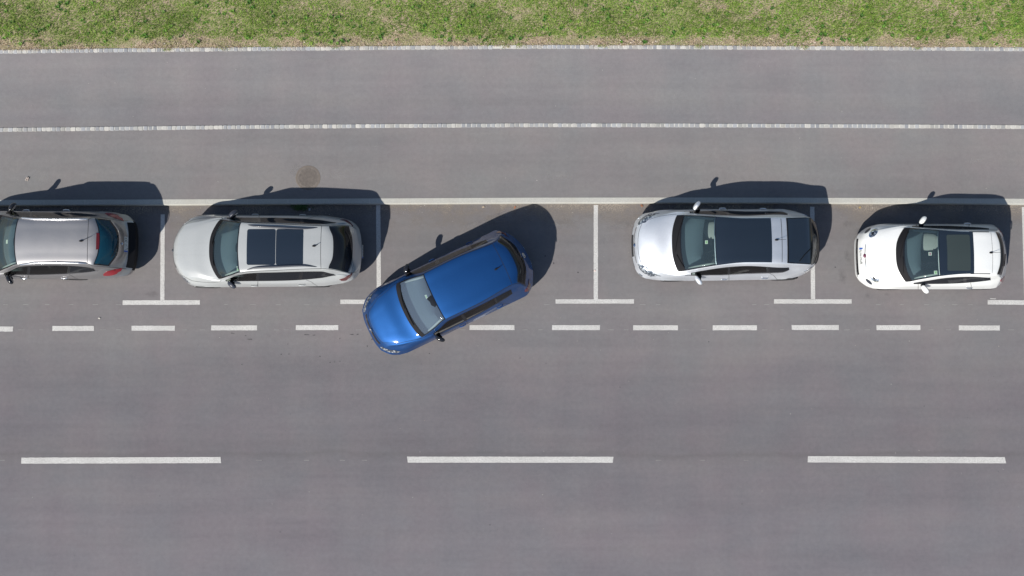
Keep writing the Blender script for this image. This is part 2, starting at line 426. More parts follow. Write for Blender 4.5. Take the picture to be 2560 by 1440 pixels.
for a in ((53, 1151.5, 552, 1150, 15), (1019, 1149, 1533, 1149.2, 15), (2019, 1148, 2513, 1150.5, 15.5), (-940, 1155, -12 - 430, 1153, 15), (3010, 1152, 3510, 1154, 15)): mark([a])
# faint setting-out ticks of the marking crew
tk = []
for x in (8, 58, 112, 172, 232, 290, 560, 625, 690, 760, 1360, 1600, 1640, 1880, 1910, 2190, 2250, 2310, 2380, 2420):
    tk.append((x, 761.5, x + random.uniform(10, 15), 761.5, 1.6))
for x in (46, 98, 250, 290, 455, 500, 685, 710, 890, 1100 + 50, 1305, 1345, 1520, 1560, 1710, 1752, 1905, 1950, 2110, 2160, 2320, 2365, 2520):
    tk.append((x, 824.5, x + random.uniform(10, 16), 824.5, 1.5))
for x in (-2, 640, 760, 850, 905, 1640, 1750, 1860): tk.append((x, 1150.5, x + random.uniform(10, 15), 1150.5, 1.4))
mark(tk, 'faded_marking', 'chalk', .004, .002)
mark([(2475, 746.5, 2489, 747, 1.8)], 'faded_marking', 'mark', .0055, .001)
# dark flecks and tar crumbs, pale scuffs
def flecks(name, pts, mat, z=.004):
    mb = MB()
    for (x, y, a, b, rz) in pts:
        cx, cy = un(x, y); n = 9; cr, sr = math.cos(rz), math.sin(rz)
        V = [(cx, cy, z)]
        for k in range(n):
            t = 2 * math.pi * k / n; q = random.uniform(.6, 1.2); u, v = a / 101 * math.cos(t) * q, b / 101 * math.sin(t) * q
            V.append((cx + u * cr - v * sr, cy + u * sr + v * cr, z))
        mb.add(V, [(0, 1 + k, 1 + (k + 1) % n) for k in range(n)])
    return tag(mb.build(name, mat, smooth=False), kind='structure')
M['tar'] = simple('tar', (.045, .042, .045), .8); M['scuff'] = simple('scuff', (.235, .228, .226), .95)
dk = [(580, 833, 3, 1, 0), (585, 834, 1.5, 1, 0), (614, 839, 2, .9, 0), (622, 848, 6, .8, 0), (628, 848, 3, 1, 0), (766, 837, 8, .8, 0), (785, 838, 4, .9, 0), (880, 836, 6, .8, 0), (894, 836, 3, 1, .2), (850, 846, 2, 1, 1), (703, 886, 1.8, 1.3, 0), (722, 885, 1.8, 1.2, 0), (800, 891, 1.6, 1.6, 0), (825, 906, 2, 1, .3), (836, 905, 1.6, 1, 0), (850, 903, 1.6, 1.2, 0), (605, 911, 1.5, 1, 0), (720, 860, 2, 1, 1), (1073, 884, 1.6, 1.2, 0), (918, 865, 1.6, 1.6, 0), (930, 848, 2.4, 1.6, .3),
      (1772, 854, 1.6, 1.6, 0), (1363, 640, 2, 1.6, 0), (1384, 658, 2.2, 2, 0), (1445, 681, 2, 1.6, 0), (1484, 676, 3, 1.6, 0), (1225, 1312, 1.8, 1, 0), (1300, 895, 2, 1.2, 0), (1550, 968, 1.6, 1, 0), (1365, 908, 1.4, 1, 0), (2088, 668, 2, 1.6, 0), (2403, 640, 2, 1.5, 0), (1855, 1260, 1.4, 1, 0), (700, 1330, 1.5, 1, 0), (2310, 1015, 1.5, 1, 0), (400, 1240, 1.3, 1, 0)]
for _ in range(150): dk.append((random.uniform(-200, 2760), random.uniform(830, 1440), random.uniform(.4, .9), random.uniform(.3, .7), random.uniform(0, 3)))
flecks('tar_fleck', dk, M['tar'])
# stains, faint and soft
def stainmat(name, col, amt):
    m, n, l, b = newmat(name); at = n.new('ShaderNodeAttribute'); at.attribute_name = 'tone'
    g = n.new('ShaderNodeNewGeometry'); f = noise(n, l, 12, 5, .75, g.outputs['Position'])
    a = mth(n, l, 'MULTIPLY', mth(n, l, 'MULTIPLY', at.outputs['Fac'], maprange(n, l, f.outputs[0], .32, .62, .1, 1)), amt)
    l.new(a, b.inputs['Alpha']); b.inputs['Base Color'].default_value = (*col, 1); b.inputs['Roughness'].default_value = .9
    return m
M['oil'] = stainmat('oil_stain', (.07, .065, .068), .22); M['pale'] = stainmat('pale_scuff', (.36, .345, .335), .45)
def stain(items, mat, z0):
    V = []; F = []; C = []
    for i, (x, y, a, b, rz) in enumerate(items):
        cx, cy = un(x, y, z0); k0 = len(V); V.append((cx, cy, z0 + .0025)); C.append((1,) * 3); n = 14
        for ring, al in ((.5, .6), (1, 0)):
            for k in range(n):
                t = 2 * math.pi * k / n; q = random.uniform(.8, 1.15) * ring; u, v = a / 101 * math.cos(t) * q, b / 101 * math.sin(t) * q
                V.append((cx + u * math.cos(rz) - v * math.sin(rz), cy + u * math.sin(rz) + v * math.cos(rz), z0 + .0025)); C.append((al,) * 3)
        for k in range(n):
            k2 = (k + 1) % n
            F.append((k0, k0 + 1 + k, k0 + 1 + k2)); F.append((k0 + 1 + k, k0 + 1 + n + k, k0 + 1 + n + k2, k0 + 1 + k2))
    return tag(mesh('stain', V, F, mat, smooth=False, cols=C), kind='structure')
stain([(2106, 692, 12, 26, .1), (2118, 640, 9, 20, .2), (2155, 580, 20, 12, 0), (2170, 740, 9, 6, 0), (2218, 736, 8, 5, 0), (1180, 690, 26, 14, .3), (380, 735, 22, 9, 0), (2120, 560, 14, 12, 0)], M['oil'], .0005)
stain([(1310, 730, 46, 2.5, .47), (1290, 762, 50, 2.5, .30), (1150, 800, 40, 3, -.4), (1250, 820, 60, 3, .1), (1405, 560, 44, 16, .1), (1560, 560, 34, 14, .2), (1250, 545, 60, 16, .2), (1180, 562, 26, 9, .4)], M['pale'], .0005)
stain([(2003, 213, 13, 4, -.7), (2044, 256, 15, 6, -.1), (2100, 270, 6, 14, 0), (230, 352, 24, 4, -.4), (560, 310 + 40, 20, 5, .2), (105, 440, 30, 22, 0), (790, 150, 40, 8, 0), (1400, 440, 50, 14, 0), (2440, 400, 40, 10, .1), (848, 440, 30, 22, 0), (740, 425, 20, 16, .4)], M['pale'], ZW)

# ------------------------------------------------------------------ grass: one uncountable mass
def fractal(x, y, f):
    return (math.sin(x * f + 1.3 * math.sin(y * f * 1.7)) + math.sin(y * f * 1.9 + 1.1 * math.sin(x * f * .8 + 2)) + .7 * math.sin((x + y) * f * 2.7 + 1) + .5 * math.sin((x - 1.6 * y) * f * 4.3 + 3)) / 3.2
def make_grass():
    xs = np.linspace(-16.5, 16.5, 60); ye = [None] * 60
    px_edge = np.array([p for p in s1t]); ex, ey = px_edge[:, 0], px_edge[:, 1]
    V = []; F = []; C = []
    greens = [(.20, .34, .045), (.28, .42, .075), (.14, .28, .035), (.34, .44, .10), (.25, .37, .085)]
    browns = [(.50, .39, .28), (.62, .50, .39), (.44, .33, .23), (.48, .43, .25), (.72, .60, .49)]
    def blade(x, y, z, L, wd, ang, lean, col):
        ca, sa = math.cos(ang), math.sin(ang); k = len(V)
        ox, oy = -sa * wd / 2, ca * wd / 2
        h1, r1 = L * .6 * math.cos(lean * .6), L * .6 * math.sin(lean * .6)
        h2, r2 = h1 + L * .4 * math.cos(lean * 1.3), r1 + L * .4 * math.sin(lean * 1.3)
        V.extend([(x - ox, y - oy, z), (x + ox, y + oy, z), (x + ca * r1 + ox * .8, y + sa * r1 + oy * .8, z + h1), (x + ca * r1 - ox * .8, y + sa * r1 - oy * .8, z + h1), (x + ca * r2, y + sa * r2, z + h2)])
        C.extend([col] * 5); F.extend([(k, k + 1, k + 2, k + 3), (k + 3, k + 2, k + 4)])
    N = 210000
    for _ in range(N):
        x = random.uniform(-14.5, 14.5); d = random.random() ** 1.15 * (2.9 if _ % 5 else 5.5)
        y = float(np.interp(x, ex, ey)) + d - .02
        patch = .85 * fractal(x + 40, y * 1.3, 1.35) + 1.05 * fractal(x * 1.0 + 7, y, 4.2) + .6 * fractal(x + 3, y * 1.2 + 9, 11)
        edge = max(0, 1 - d / .34)
        g = patch + .98 - 1.5 * edge - .45 * max(0, 1 - d / .8) + random.gauss(0, .30)
        if g > 0:
            if random.random() < edge * .6: continue
            c = random.choice(greens); k = random.uniform(.7, 1.25) * (1 + .22 * fractal(x, y + 5, 2.2)) * (1 + .28 * fractal(x + 11, y + 2, 15)); k *= (.72 if fractal(x - 9, y, 6.5) > .55 else 1); L = random.uniform(.035, .085) * (1 + .3 * min(1, g)); wd = random.uniform(.006, .014); lean = random.uniform(.8, 1.4)
        else:
            if random.random() < .35: continue
            c = random.choice(browns); k = random.uniform(.7, 1.2); L = random.uniform(.04, .09); wd = random.uniform(.006, .012); lean = random.uniform(.9, 1.4)
        col = (c[0] * k, c[1] * k, c[2] * k)
        ang = math.atan2(-.4 + random.gauss(0, 1), .5 + random.gauss(0, 1))
        blade(x, y, verge_z(x, y) - .005, L, wd, ang, lean, col)
    # broad-leaved rosettes: plantain, dandelion
    for _ in range(900):
        x = random.uniform(-15, 15); d = random.random() ** 1.3 * 4 + .06; y = float(np.interp(x, ex, ey)) + d
        p = fractal(x + 40, y * 1.3, 1.35)
        if p < -.3 and random.random() < .7: continue
        c = random.choice([(.09, .22, .04), (.13, .29, .05), (.20, .38, .07), (.08, .18, .04)]); r0 = random.uniform(.05, .11); a0 = random.random() * 6
        for k in range(random.randint(7, 13)):
            kk = random.uniform(.8, 1.25)
            blade(x, y, verge_z(x, y) + .01, r0 * random.uniform(.7, 1.2), random.uniform(.014, .026), a0 + k * 2.4, random.uniform(.7, 1.3), tuple(q * kk for q in c))
    # low clumps creeping over the edging stones
    for x0 in (1262, 1300, 690, 420, 1745, 2010, 840, 560, 1505, 2290):
        cx, cy = un(x0, float(np.interp(x0, PXS, S1_T)) + random.uniform(0, 5), ZW)
        for k in range(60): blade(cx + random.gauss(0, .07), cy + random.gauss(0, .025), ZW, random.uniform(.04, .09), .009, random.uniform(0, 6.3), random.uniform(.7, 1.3), random.choice(greens + browns))
    o = mesh('grass', V, F, M['blade'], smooth=False, cols=C)
    tag(o, 'patchy green and straw coloured grass on the verge above the footpath', 'grass', kind='stuff')
make_grass()
# pale stones and dry crumbs in the verge edge
V = []; F = []; C = []
for _ in range(420):
    px = random.uniform(-300, 2860); e = float(np.interp(px, PXS, S1_T)); py = e - abs(random.gauss(0, 8)) - 1
    if random.random() < .25: py = random.uniform(-60, 100)
    x, y = un(px, py, ZW); r = random.uniform(.006, .018) * (1.3 if random.random() < .1 else 1)
    v, f = ell_geo((x, y, verge_z(x, y) + r * .3), (r, r * random.uniform(.6, 1), r * .6), n=6, m=4)
    k = len(V); V += v; F += [tuple(i + k for i in q) for q in f]; t = random.choice([(.62, .57, .50), (.5, .42, .35), (.70, .66, .60), (.4, .33, .27)]); C += [t] * len(v)
tag(mesh('gravel', V, F, M['sett'], cols=C), 'pale pebbles and dry crumbs scattered along the verge edge', 'gravel', kind='stuff')
#CARS
# ------------------------------------------------------------------ cars
def hermite_tangents(K, V):
    """slope-limited tangents along axis 0, knots K"""
    h = np.diff(K).reshape((-1,) + (1,) * (V.ndim - 1)); d = np.diff(V, axis=0) / h
    m = np.zeros_like(V); m[0] = d[0]; m[-1] = d[-1]
    a, b = d[:-1], d[1:]; ha, hb = h[:-1], h[1:]
    avg = (a * hb + b * ha) / (ha + hb)
    lim = 2.6 * np.minimum(abs(a), abs(b))
    m[1:-1] = np.where(a * b <= 0, 0, np.sign(avg) * np.minimum(abs(avg), lim))
    return m
def herm(p0, p1, m0, m1, h, u):
    u2, u3 = u * u, u * u * u
    return (2 * u3 - 3 * u2 + 1) * p0 + (u3 - 2 * u2 + u) * h * m0 + (-2 * u3 + 3 * u2) * p1 + (u3 - u2) * h * m1

class Car:
    """A car body as a sheet P(s,t): s runs nose to tail along rows of survey points, t from the centreline (0) over
    windscreen edge (2), window top (3), belt (4), shoulder (5) to the widest line (6); negative t is the far side."""
    def __init__(c, name, label, oa, ob, origin, yaw, rows, group):
        c.oa, c.ob = oa, ob; X, Y = origin; c.X, c.Y, c.yaw = X, Y, yaw
        c.cr, c.sr = math.cos(yaw), math.sin(yaw)
        c.root = empty(name, (X, Y, 0), yaw); tag(c.root, label, 'car', group)
        G = np.zeros((len(rows), 13, 3))
        for i, (vw, *pts) in enumerate(rows):
            c0, c2, c3, c4, c5, c6 = [c.loc(vw, *p) for p in pts]
            c0 = np.array([c0[0], 0, c0[2]])
            c1 = np.array([c0[0] + .19 * (c2[0] - c0[0]), c2[1] * .52, c0[2] + .27 * (c2[2] - c0[2])])
            for j, p in enumerate((c0, c1, c2, c3, c4, c5, c6)):
                p = np.array(p, float)
                G[i, 6 + j] = p; G[i, 6 - j] = p * (1, -1, 1)
        c.G = G; c.n = len(rows)
        c.KR = np.concatenate([[0], np.cumsum(np.linalg.norm(np.diff(G, axis=0), axis=2)[:, 4:9].mean(1))])
        c.KC = np.concatenate([[0], np.cumsum(np.linalg.norm(np.diff(G, axis=1), axis=2)[2:-2].mean(0))])
        c.MR = hermite_tangents(c.KR, G)
    def view(c, vw, zx, zy):
        o = c.oa if vw == 'a' else c.ob
        return o[0] + zx / 6, o[1] + zy / 6
    def w2l(c, x, y, z=0.):
        dx, dy = x - c.X, y - c.Y
        return np.array([dx * c.cr + dy * c.sr, -dx * c.sr + dy * c.cr, z])
    def loc(c, vw, zx, zy, z): return c.w2l(*un(*c.view(vw, zx, zy), z), z)
    def P(c, s, t):
        s = np.asarray(s, float).ravel(); t = np.asarray(t, float).ravel() + 6
        i = np.clip(np.floor(s).astype(int), 0, c.n - 2); u = (s - i)[:, None, None]; h = (c.KR[i + 1] - c.KR[i])[:, None, None]
        V = herm(c.G[i], c.G[i + 1], c.MR[i], c.MR[i + 1], h, u)           # (q,13,3)
        V = np.swapaxes(V, 0, 1); m = hermite_tangents(c.KC, V)
        j = np.clip(np.floor(t).astype(int), 0, 11); u = (t - j)[:, None]; h = (c.KC[j + 1] - c.KC[j])[:, None]; q = np.arange(len(s))
        return herm(V[j, q], V[j + 1, q], m[j, q], m[j + 1, q], h, u)
    def N(c, s, t):
        e = .01; s = np.asarray(s, float).ravel(); t = np.asarray(t, float).ravel()
        ds = c.P(np.clip(s + e, 0, c.n - 1), t) - c.P(np.clip(s - e, 0, c.n - 1), t); dt = c.P(s, np.clip(t + e, -6, 6)) - c.P(s, np.clip(t - e, -6, 6))
        n = np.cross(dt, ds); return n / (np.linalg.norm(n, axis=1, keepdims=True) + 1e-12)
    def PO(c, s, t, off): return c.P(s, t) + c.N(s, t) * off
    def table(c):
        if not hasattr(c, 'tab'):
            S, T = np.meshgrid(np.linspace(0, c.n - 1, 26 * (c.n - 1) + 1), np.linspace(-6, 6, 241), indexing='ij')
            p = c.P(S, T); x = p[:, 0] * c.cr - p[:, 1] * c.sr + c.X; y = p[:, 0] * c.sr + p[:, 1] * c.cr + c.Y
            c.tab = (S.ravel(), T.ravel(), pr(np.stack([x, y, p[:, 2]], 1)))
        return c.tab
    def st(c, vw, zx, zy, side=1):
        """(s,t) of the point of the body seen at a survey pixel; side 1: near side (t>0), 0: either"""
        S, T, Q = c.table(); q = c.view(vw, zx, zy); d = ((Q - q) ** 2).sum(1)
        if side > 0: d = d + (T < 0) * 1e4
        k = int(d.argmin()); x = np.array([S[k], T[k]])
        def f(v):
            p = c.P([v[0]], [v[1]])[0]; return pr([p[0] * c.cr - p[1] * c.sr + c.X, p[0] * c.sr + p[1] * c.cr + c.Y, p[2]])
        for _ in range(3):
            e = .01; v0 = f(x); J = np.stack([(f(x + (e, 0)) - v0) / e, (f(x + (0, e)) - v0) / e], 1)
            if abs(np.linalg.det(J)) < 20: break
            dx = np.clip(np.linalg.solve(J, np.array(q) - v0), -.06, .06); x = x + dx
            x = np.clip(x, (0, -6), (c.n - 1, 6))
        return float(x[0]), float(x[1])
    def rect(c, x0, x1, hw, r, steps=5):
        """(s,t) outline of a rounded rectangle given in plan, local metres, on the upper body"""
        out = []
        for cx, cy, a0 in ((x1 - r, hw - r, 0), (x0 + r, hw - r, 90), (x0 + r, -hw + r, 180), (x1 - r, -hw + r, 270)):
            for k in range(steps): a = R(a0 + 90 * k / (steps - 1)); out.append((cx + r * math.cos(a), cy + r * math.sin(a)))
        o2 = []
        for k in range(len(out)):
            a, b = out[k], out[(k + 1) % len(out)]; o2.append(a)
            if math.hypot(b[0] - a[0], b[1] - a[1]) > .2: o2 += [(a[0] + (b[0] - a[0]) * q / 6, a[1] + (b[1] - a[1]) * q / 6) for q in range(1, 6)]
        out = o2; res = []
        for x, y in out:
            s, t = np.interp(x, c.G[:, 6, 0], np.arange(c.n)), -y * 3
            for _ in range(30):
                p = c.P([s], [t])[0]; ps = c.P([min(s + .01, c.n - 1)], [t])[0]; pt = c.P([s], [t + .01])[0]
                J = np.array([[ps[0] - p[0], pt[0] - p[0]], [ps[1] - p[1], pt[1] - p[1]]]) / .01
                d = np.linalg.solve(J, np.array([x, y]) - p[:2]); d = np.clip(d, -.3, .3); s = min(max(s + d[0], 0), c.n - 1.02); t = min(max(t + d[1], -2.6), 2.6)
            res.append((s, t))
        return res
    # ---- pieces laid on the body
    def blob(c, name, mat, vw=None, pts=None, st=None, off=.004, parent=None, mirror=False, rings=5, dense=5, thick=0., close=True):
        """sheet with a star shaped outline, either survey pixels (pts) or (s,t) pairs"""
        if st is None: st = [c.st(vw, *p) for p in pts]
        st = np.array(st, float)
        out = []
        for k in range(len(st)):
            a, b = st[k], st[(k + 1) % len(st)]
            for q in range(dense): out.append(a + (b - a) * q / dense)
        out = np.array(out); ctr = st.mean(0); obs = []
        for sgn in ((1, -1) if mirror else (1,)):
            o = out * (1, sgn); ce = ctr * (1, sgn); n = len(o); S = [ce]; F = []
            for r in range(1, rings + 1): S += list(ce + (o - ce) * r / rings)
            S = np.array(S); V = c.PO(S[:, 0], S[:, 1], off)
            rim = c.PO(o[:, 0], o[:, 1], -.004)
            for k in range(n): F.append((0, 1 + k, 1 + (k + 1) % n))
            for r in range(rings - 1):
                for k in range(n): a = 1 + r * n + k; b = 1 + r * n + (k + 1) % n; F.append((a, a + n, b + n, b))
            V = np.concatenate([V, rim]); k0 = 1 + (rings - 1) * n; k1 = 1 + rings * n
            for k in range(n): F.append((k0 + k, k1 + k, k1 + (k + 1) % n, k0 + (k + 1) % n))
            # outward orientation
            a, b, d = (V[i] for i in F[0][:3]); nn = np.cross(b - a, d - a)
            if nn @ c.N([ce[0]], [ce[1]])[0] < 0: F = [f[::-1] for f in F]
            obs.append(mesh(name, V, F, mat, parent or c.root, True, sharp=R(50)))
        return obs
    def sheet(c, name, mats, s0, s1, t0, t1, off=.004, ns=14, nt=20, band=None, parent=None, sf=None):
        """rectangular sheet in (s,t); band = width of edge band (in s, t) given to the second material; sf(u,v)->(s,t) optional"""
        us = np.linspace(0, 1, ns); vs = np.linspace(0, 1, nt)
        if band:
            us = np.sort(np.unique(np.concatenate([us, [band[0], 1 - band[2]]]))); vs = np.sort(np.unique(np.concatenate([vs, [band[1], 1 - band[1]]])))
        U, W_ = np.meshgrid(us, vs, indexing='ij')
        if sf: S, T = sf(U, W_)
        else: S, T = s0 + (s1 - s0) * U, t0 + (t1 - t0) * W_
        V = c.PO(S, T, off); F = []; fm = []; m = len(vs)
        for i in range(len(us) - 1):
            for j in range(m - 1):
                a = i * m + j; F.append((a, a + 1, a + m + 1, a + m))
                if band: fm.append(int(us[i + 1] <= band[0] + 1e-6 or us[i] >= 1 - band[2] - 1e-6 or vs[j + 1] <= band[1] + 1e-6 or vs[j] >= 1 - band[1] - 1e-6))
                else: fm.append(0)
        a, b, d = (V[i] for i in F[0][:3]); nn = np.cross(b - a, d - a)
        if nn @ c.N([S.ravel()[0]], [T.ravel()[0]])[0] < 0: F = [f[::-1] for f in F]
        return mesh(name, V, F, mats, parent or c.root, True, fm)
    def ribbon(c, mb, st, wd, off=.003, m=0, mirror=False, n=30):
        st = np.array(st, float); k = np.linspace(0, len(st) - 1, n); i = np.clip(k.astype(int), 0, len(st) - 2); u = (k - i)[:, None]
        p = st[i] + (st[i + 1] - st[i]) * u
        for sgn in ((1, -1) if mirror else (1,)):
            q = p * (1, sgn); A = c.PO(q[:, 0], q[:, 1], off); Nn = c.N(q[:, 0], q[:, 1]); d = np.gradient(A, axis=0); sd = np.cross(d, Nn); sd /= np.linalg.norm(sd, axis=1, keepdims=True) + 1e-9
            V = np.stack([A - sd * wd / 2, A + sd * wd / 2], 1).reshape(-1, 3); F = [(2 * j, 2 * j + 1, 2 * j + 3, 2 * j + 2) for j in range(n - 1)]
            mb.add(V, F, m)
    def body(c, mats, openings, axles, seams, black_from=None, wheel_r=.315, lower_mat=0):
        """openings: list of (s0,s1,t0,t1) for t>=0 mirrored"""
        ex_s = [v for o in openings for v in o[:2]]; ex_t = [v for o in openings for v in o[2:]]
        ss = np.unique(np.round(np.concatenate([np.linspace(0, c.n - 1, 7 * (c.n - 1) + 1), ex_s]), 5))
        tp = np.unique(np.round(np.concatenate([np.linspace(0, 6, 43), ex_t]), 5)); tt = np.concatenate([-tp[:0:-1], tp])
        S, T = np.meshgrid(ss, tt, indexing='ij'); V = list(c.P(S, T)); F = []; FM = []; m = len(tt)
        for i in range(len(ss) - 1):
            for j in range(m - 1):
                s, t = (ss[i] + ss[i + 1]) / 2, abs(tt[j] + tt[j + 1]) / 2
                if any(o[0] < s < o[1] and o[2] < t < o[3] for o in openings): continue
                a = i * m + j; F.append((a, a + 1, a + m + 1, a + m))
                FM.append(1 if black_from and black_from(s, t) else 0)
        # skirt below the widest line
        per = [(0, t) for t in tt[::-1]] + [(s, -6) for s in ss[1:-1]] + [(c.n - 1, t) for t in tt] + [(s, 6) for s in ss[-2:0:-1]]
        per = np.array(per); B = c.P(per[:, 0], per[:, 1]); n = len(B); k0 = len(V)
        ctr = B.mean(0); tan = np.roll(B, -1, 0) - np.roll(B, 1, 0); out = np.cross(tan, (0, 0, 1.)); out /= np.linalg.norm(out, axis=1, keepdims=True)
        out *= np.sign((out * (B - ctr) * (.3, 1, 1)).sum(1, keepdims=True)); out[:, 2] = 0
        lev = [(0, 0), (.10, -.002), (.45, .012), (.72, .03), (1., .075)]
        for f, ins in lev:
            z = B[:, 2] * (1 - f) + .19 * f
            p = B - out * ins; p[:, 2] = z; V += list(p)
        for r in range(len(lev) - 1):
            for k in range(n):
                a = k0 + r * n + k; b = k0 + r * n + (k + 1) % n
                cen = (np.array(V[a]) + V[b] + V[a + n] + V[b + n]) / 4
                if abs(cen[1]) > .5 and any((cen[0] - ax) ** 2 + (cen[2] - wheel_r) ** 2 < (wheel_r + .035) ** 2 for ax in axles): continue
                F.append((a, b, b + n, a + n)); FM.append(1 if r >= 3 or (black_from and cen[0] > c.G[-1, 6, 0] - .25 and abs(cen[1]) < .60) else lower_mat)  # rear skirt below a blackened tail turns black too, as painted bumper shade
        o = None
        mb = MB(); mb.add(V, F); mb.M = FM
        for sm in seams: c.ribbon(mb, sm['st'], sm.get('w', .009), sm.get('off', .0022), sm.get('m', 2), sm.get('mirror', True), sm.get('n', 30))
        o = mb.build('body', mats, c.root, True, sharp=None)
        # floor pan
        z0 = .20; W_ = float(abs(c.G[:, 12, 1]).max()) - .12; x0, x1 = c.G[0, 6, 0] + .35, c.G[-1, 6, 0] - .3
        fl = MB(); fl.add(*box_geo(((x0 + x1) / 2, 0, z0 + .03), (x1 - x0, 2 * W_ - .25, .06)))
        for ax in axles:
            for sg in (1, -1):      # wheel-arch liners
                n2 = 14; Vv = []; 
                for k in range(n2 + 1):
                    t = math.pi * k / n2
                    for yy in (W_ * sg + .06 * sg, (W_ - .26) * sg): Vv.append((ax + (wheel_r + .045) * math.cos(t), yy, wheel_r + (wheel_r + .045) * math.sin(t)))
                fl.add(Vv, [(2 * k, 2 * k + 1, 2 * k + 3, 2 * k + 2) for k in range(n2)])
        fl.build('floor_pan', M['black'], c.root, smooth=False)
        for ax in axles:
            i = int(abs(c.G[:, 12, 0] - ax).argmin()); Wl = abs(c.G[i, 12, 1]) - .03; rr_ = wheel_r + .02
            for sg in (1, -1):
                pts = [Vector((ax + rr_ * math.cos(math.pi * k / 18), (Wl - .02 * abs(math.cos(math.pi * k / 18))) * sg, wheel_r - .02 + rr_ * .93 * math.sin(math.pi * k / 18))) for k in range(19)]
                v, f = tube_geo(pts, .022, 6); mesh('arch_trim', v, f, M['black'], c.root)
        return o
    def wheels(c, axles, r=.315, steer=0., rim=None, inset=.115):
        for ax in axles:
            i = int(abs(c.G[:, 12, 0] - ax).argmin()); W_ = abs(c.G[i, 12, 1])
            for sg in (1, -1):
                e = empty('wheel', (ax, (W_ - inset) * sg, r)); e.parent = c.root; e.rotation_euler = (0, 0, steer if ax < 0 else 0)
                hw = .105; prof = [(r - .11, -hw * .8), (r - .03, -hw), (r - .006, -hw * .8), (r, -hw * .4), (r, hw * .4), (r - .006, hw * .8), (r - .03, hw), (r - .11, hw * .8)]
                V = []; F = []; n = 32
                for k in range(n):
                    a = 2 * math.pi * k / n
                    for rr, yy in prof: V.append((rr * math.cos(a), yy, rr * math.sin(a)))
                for k in range(n):
                    for j in range(7): a = k * 8 + j; b = ((k + 1) % n) * 8 + j; F.append((a, a + 1, b + 1, b))
                mesh('tyre', V, F, M['rubber'], e)
                mb = MB(); V = []; F = []
                for k in range(n):
                    a = 2 * math.pi * k / n
                    for rr, yy in ((r - .10, .085), (r - .125, .07), (r - .125, -.08)): V.append((rr * math.cos(a), yy * sg, rr * math.sin(a)))
                for k in range(n):
                    for j in range(2): a = k * 3 + j; b = ((k + 1) % n) * 3 + j; F.append((a, a + 1, b + 1, b))
                mb.add(V, F)
                for k in range(5):
                    a = 2 * math.pi * k / 5 + .3; ln = r - .12
                    v, f = box_geo((0, 0, 0), (ln, .03, .055)); m4 = Matrix.Rotation(-a, 4, 'Y')
                    mb.add([m4 @ Vector((x_ + ln / 2, y_ + .06 * sg, z_)) for x_, y_, z_ in v], f)
                v, f = tube_geo([(0, .045 * sg, 0), (0, .085 * sg, 0)], .05, 14); mb.add(v, f)
                mb.build('rim', rim or M['alloy'], e)
    def mirror_pair(c, vw, px, z, size, ang, mat, arm, base_mat=None, far=True, arm_px=None):
        """door mirrors; px: centre of the near housing in survey pixels; ang: plan rotation of the housing"""
        p = c.loc(vw, *px, z)
        for sg in (1, -1) if far else (1,):
            q = np.array([p[0], p[1] * sg, z])
            mb = MB(); rot = Matrix.Rotation(ang * sg, 3, 'Z')
            def sq(v):      # flatter at the glass side (rear), fuller in front
                return Vector((v.x * (1.1 if v.x < 0 else .55), v.y, v.z * (1 - .2 * abs(v.y) / size[1])))
            mb.add(*ell_geo(q, size, rot.to_matrix() if hasattr(rot, 'to_matrix') else rot, 20, 12, .8, sq))
            h = mb.build('door_mirror', mat, c.root)
            a0 = c.P([arm[0]], [arm[1] * 1])[0] * (1, sg, 1); 
            v, f = tube_geo([Vector(a0) + Vector((0, .02 * sg, -.02)), (Vector(a0) + Vector(q)) / 2 + Vector((0, 0, -.035)), Vector(q) + Vector((0, 0, -.05))], [.06, .055, .06], 8, True, .85)
            mesh('mirror_arm', v, f, M['black'], h)
            g = MB(); cr_, sr_ = math.cos(ang * sg), math.sin(ang * sg)
            gx = size[0] * .56; g.add([(q[0] + gx * cr_ - yy * sr_, q[1] + gx * sr_ + yy * cr_, q[2] + zz) for yy, zz in ((-size[1] * .8, -size[2] * .6), (size[1] * .8, -size[2] * .6), (size[1] * .75, size[2] * .6), (-size[1] * .75, size[2] * .6))], [(0, 1, 2, 3)])
            g.build('mirror_glass', M['chrome'], h, smooth=False)
    def handle(c, s, t, mat, ln=.16, out=.018):
        for sg in (1, -1):
            p = c.PO([s], [t * sg], .012)[0]; n = c.N([s], [t * sg])[0]; n[2] = 0; n /= np.linalg.norm(n)
            d = c.P([s + .05], [t * sg])[0] - c.P([s - .05], [t * sg])[0]; d /= np.linalg.norm(d)
            pts = [p - d * ln / 2 - n * .01, p - d * ln * .38 + n * out * .8, p + n * out, p + d * ln * .38 + n * out * .8, p + d * ln / 2 - n * .01]
            v, f = tube_geo(pts, [.010, .014, .014, .014, .010], 8); mesh('door_handle', v, f, mat, c.root)
    def dlo(c, panes, mat=None, trim='black', tin=.10):
        """side panes: list of (name, s0, s1, taper0, taper1, mat)"""
        for nm, s0, s1, ta, tb, gm in panes:
            for sg in (1, -1):
                def sf(U, W_, s0=s0, s1=s1, sg=sg, ta=ta, tb=tb):
                    return s0 + (s1 - s0) * U, sg * ((3 + tin * .3) + (1 - tin * .6) * W_)
                c.sheet(nm, [gm, M['frit']], 0, 1, 0, 1, .004, 12, 6, band=(.03, .10, .03), sf=sf)
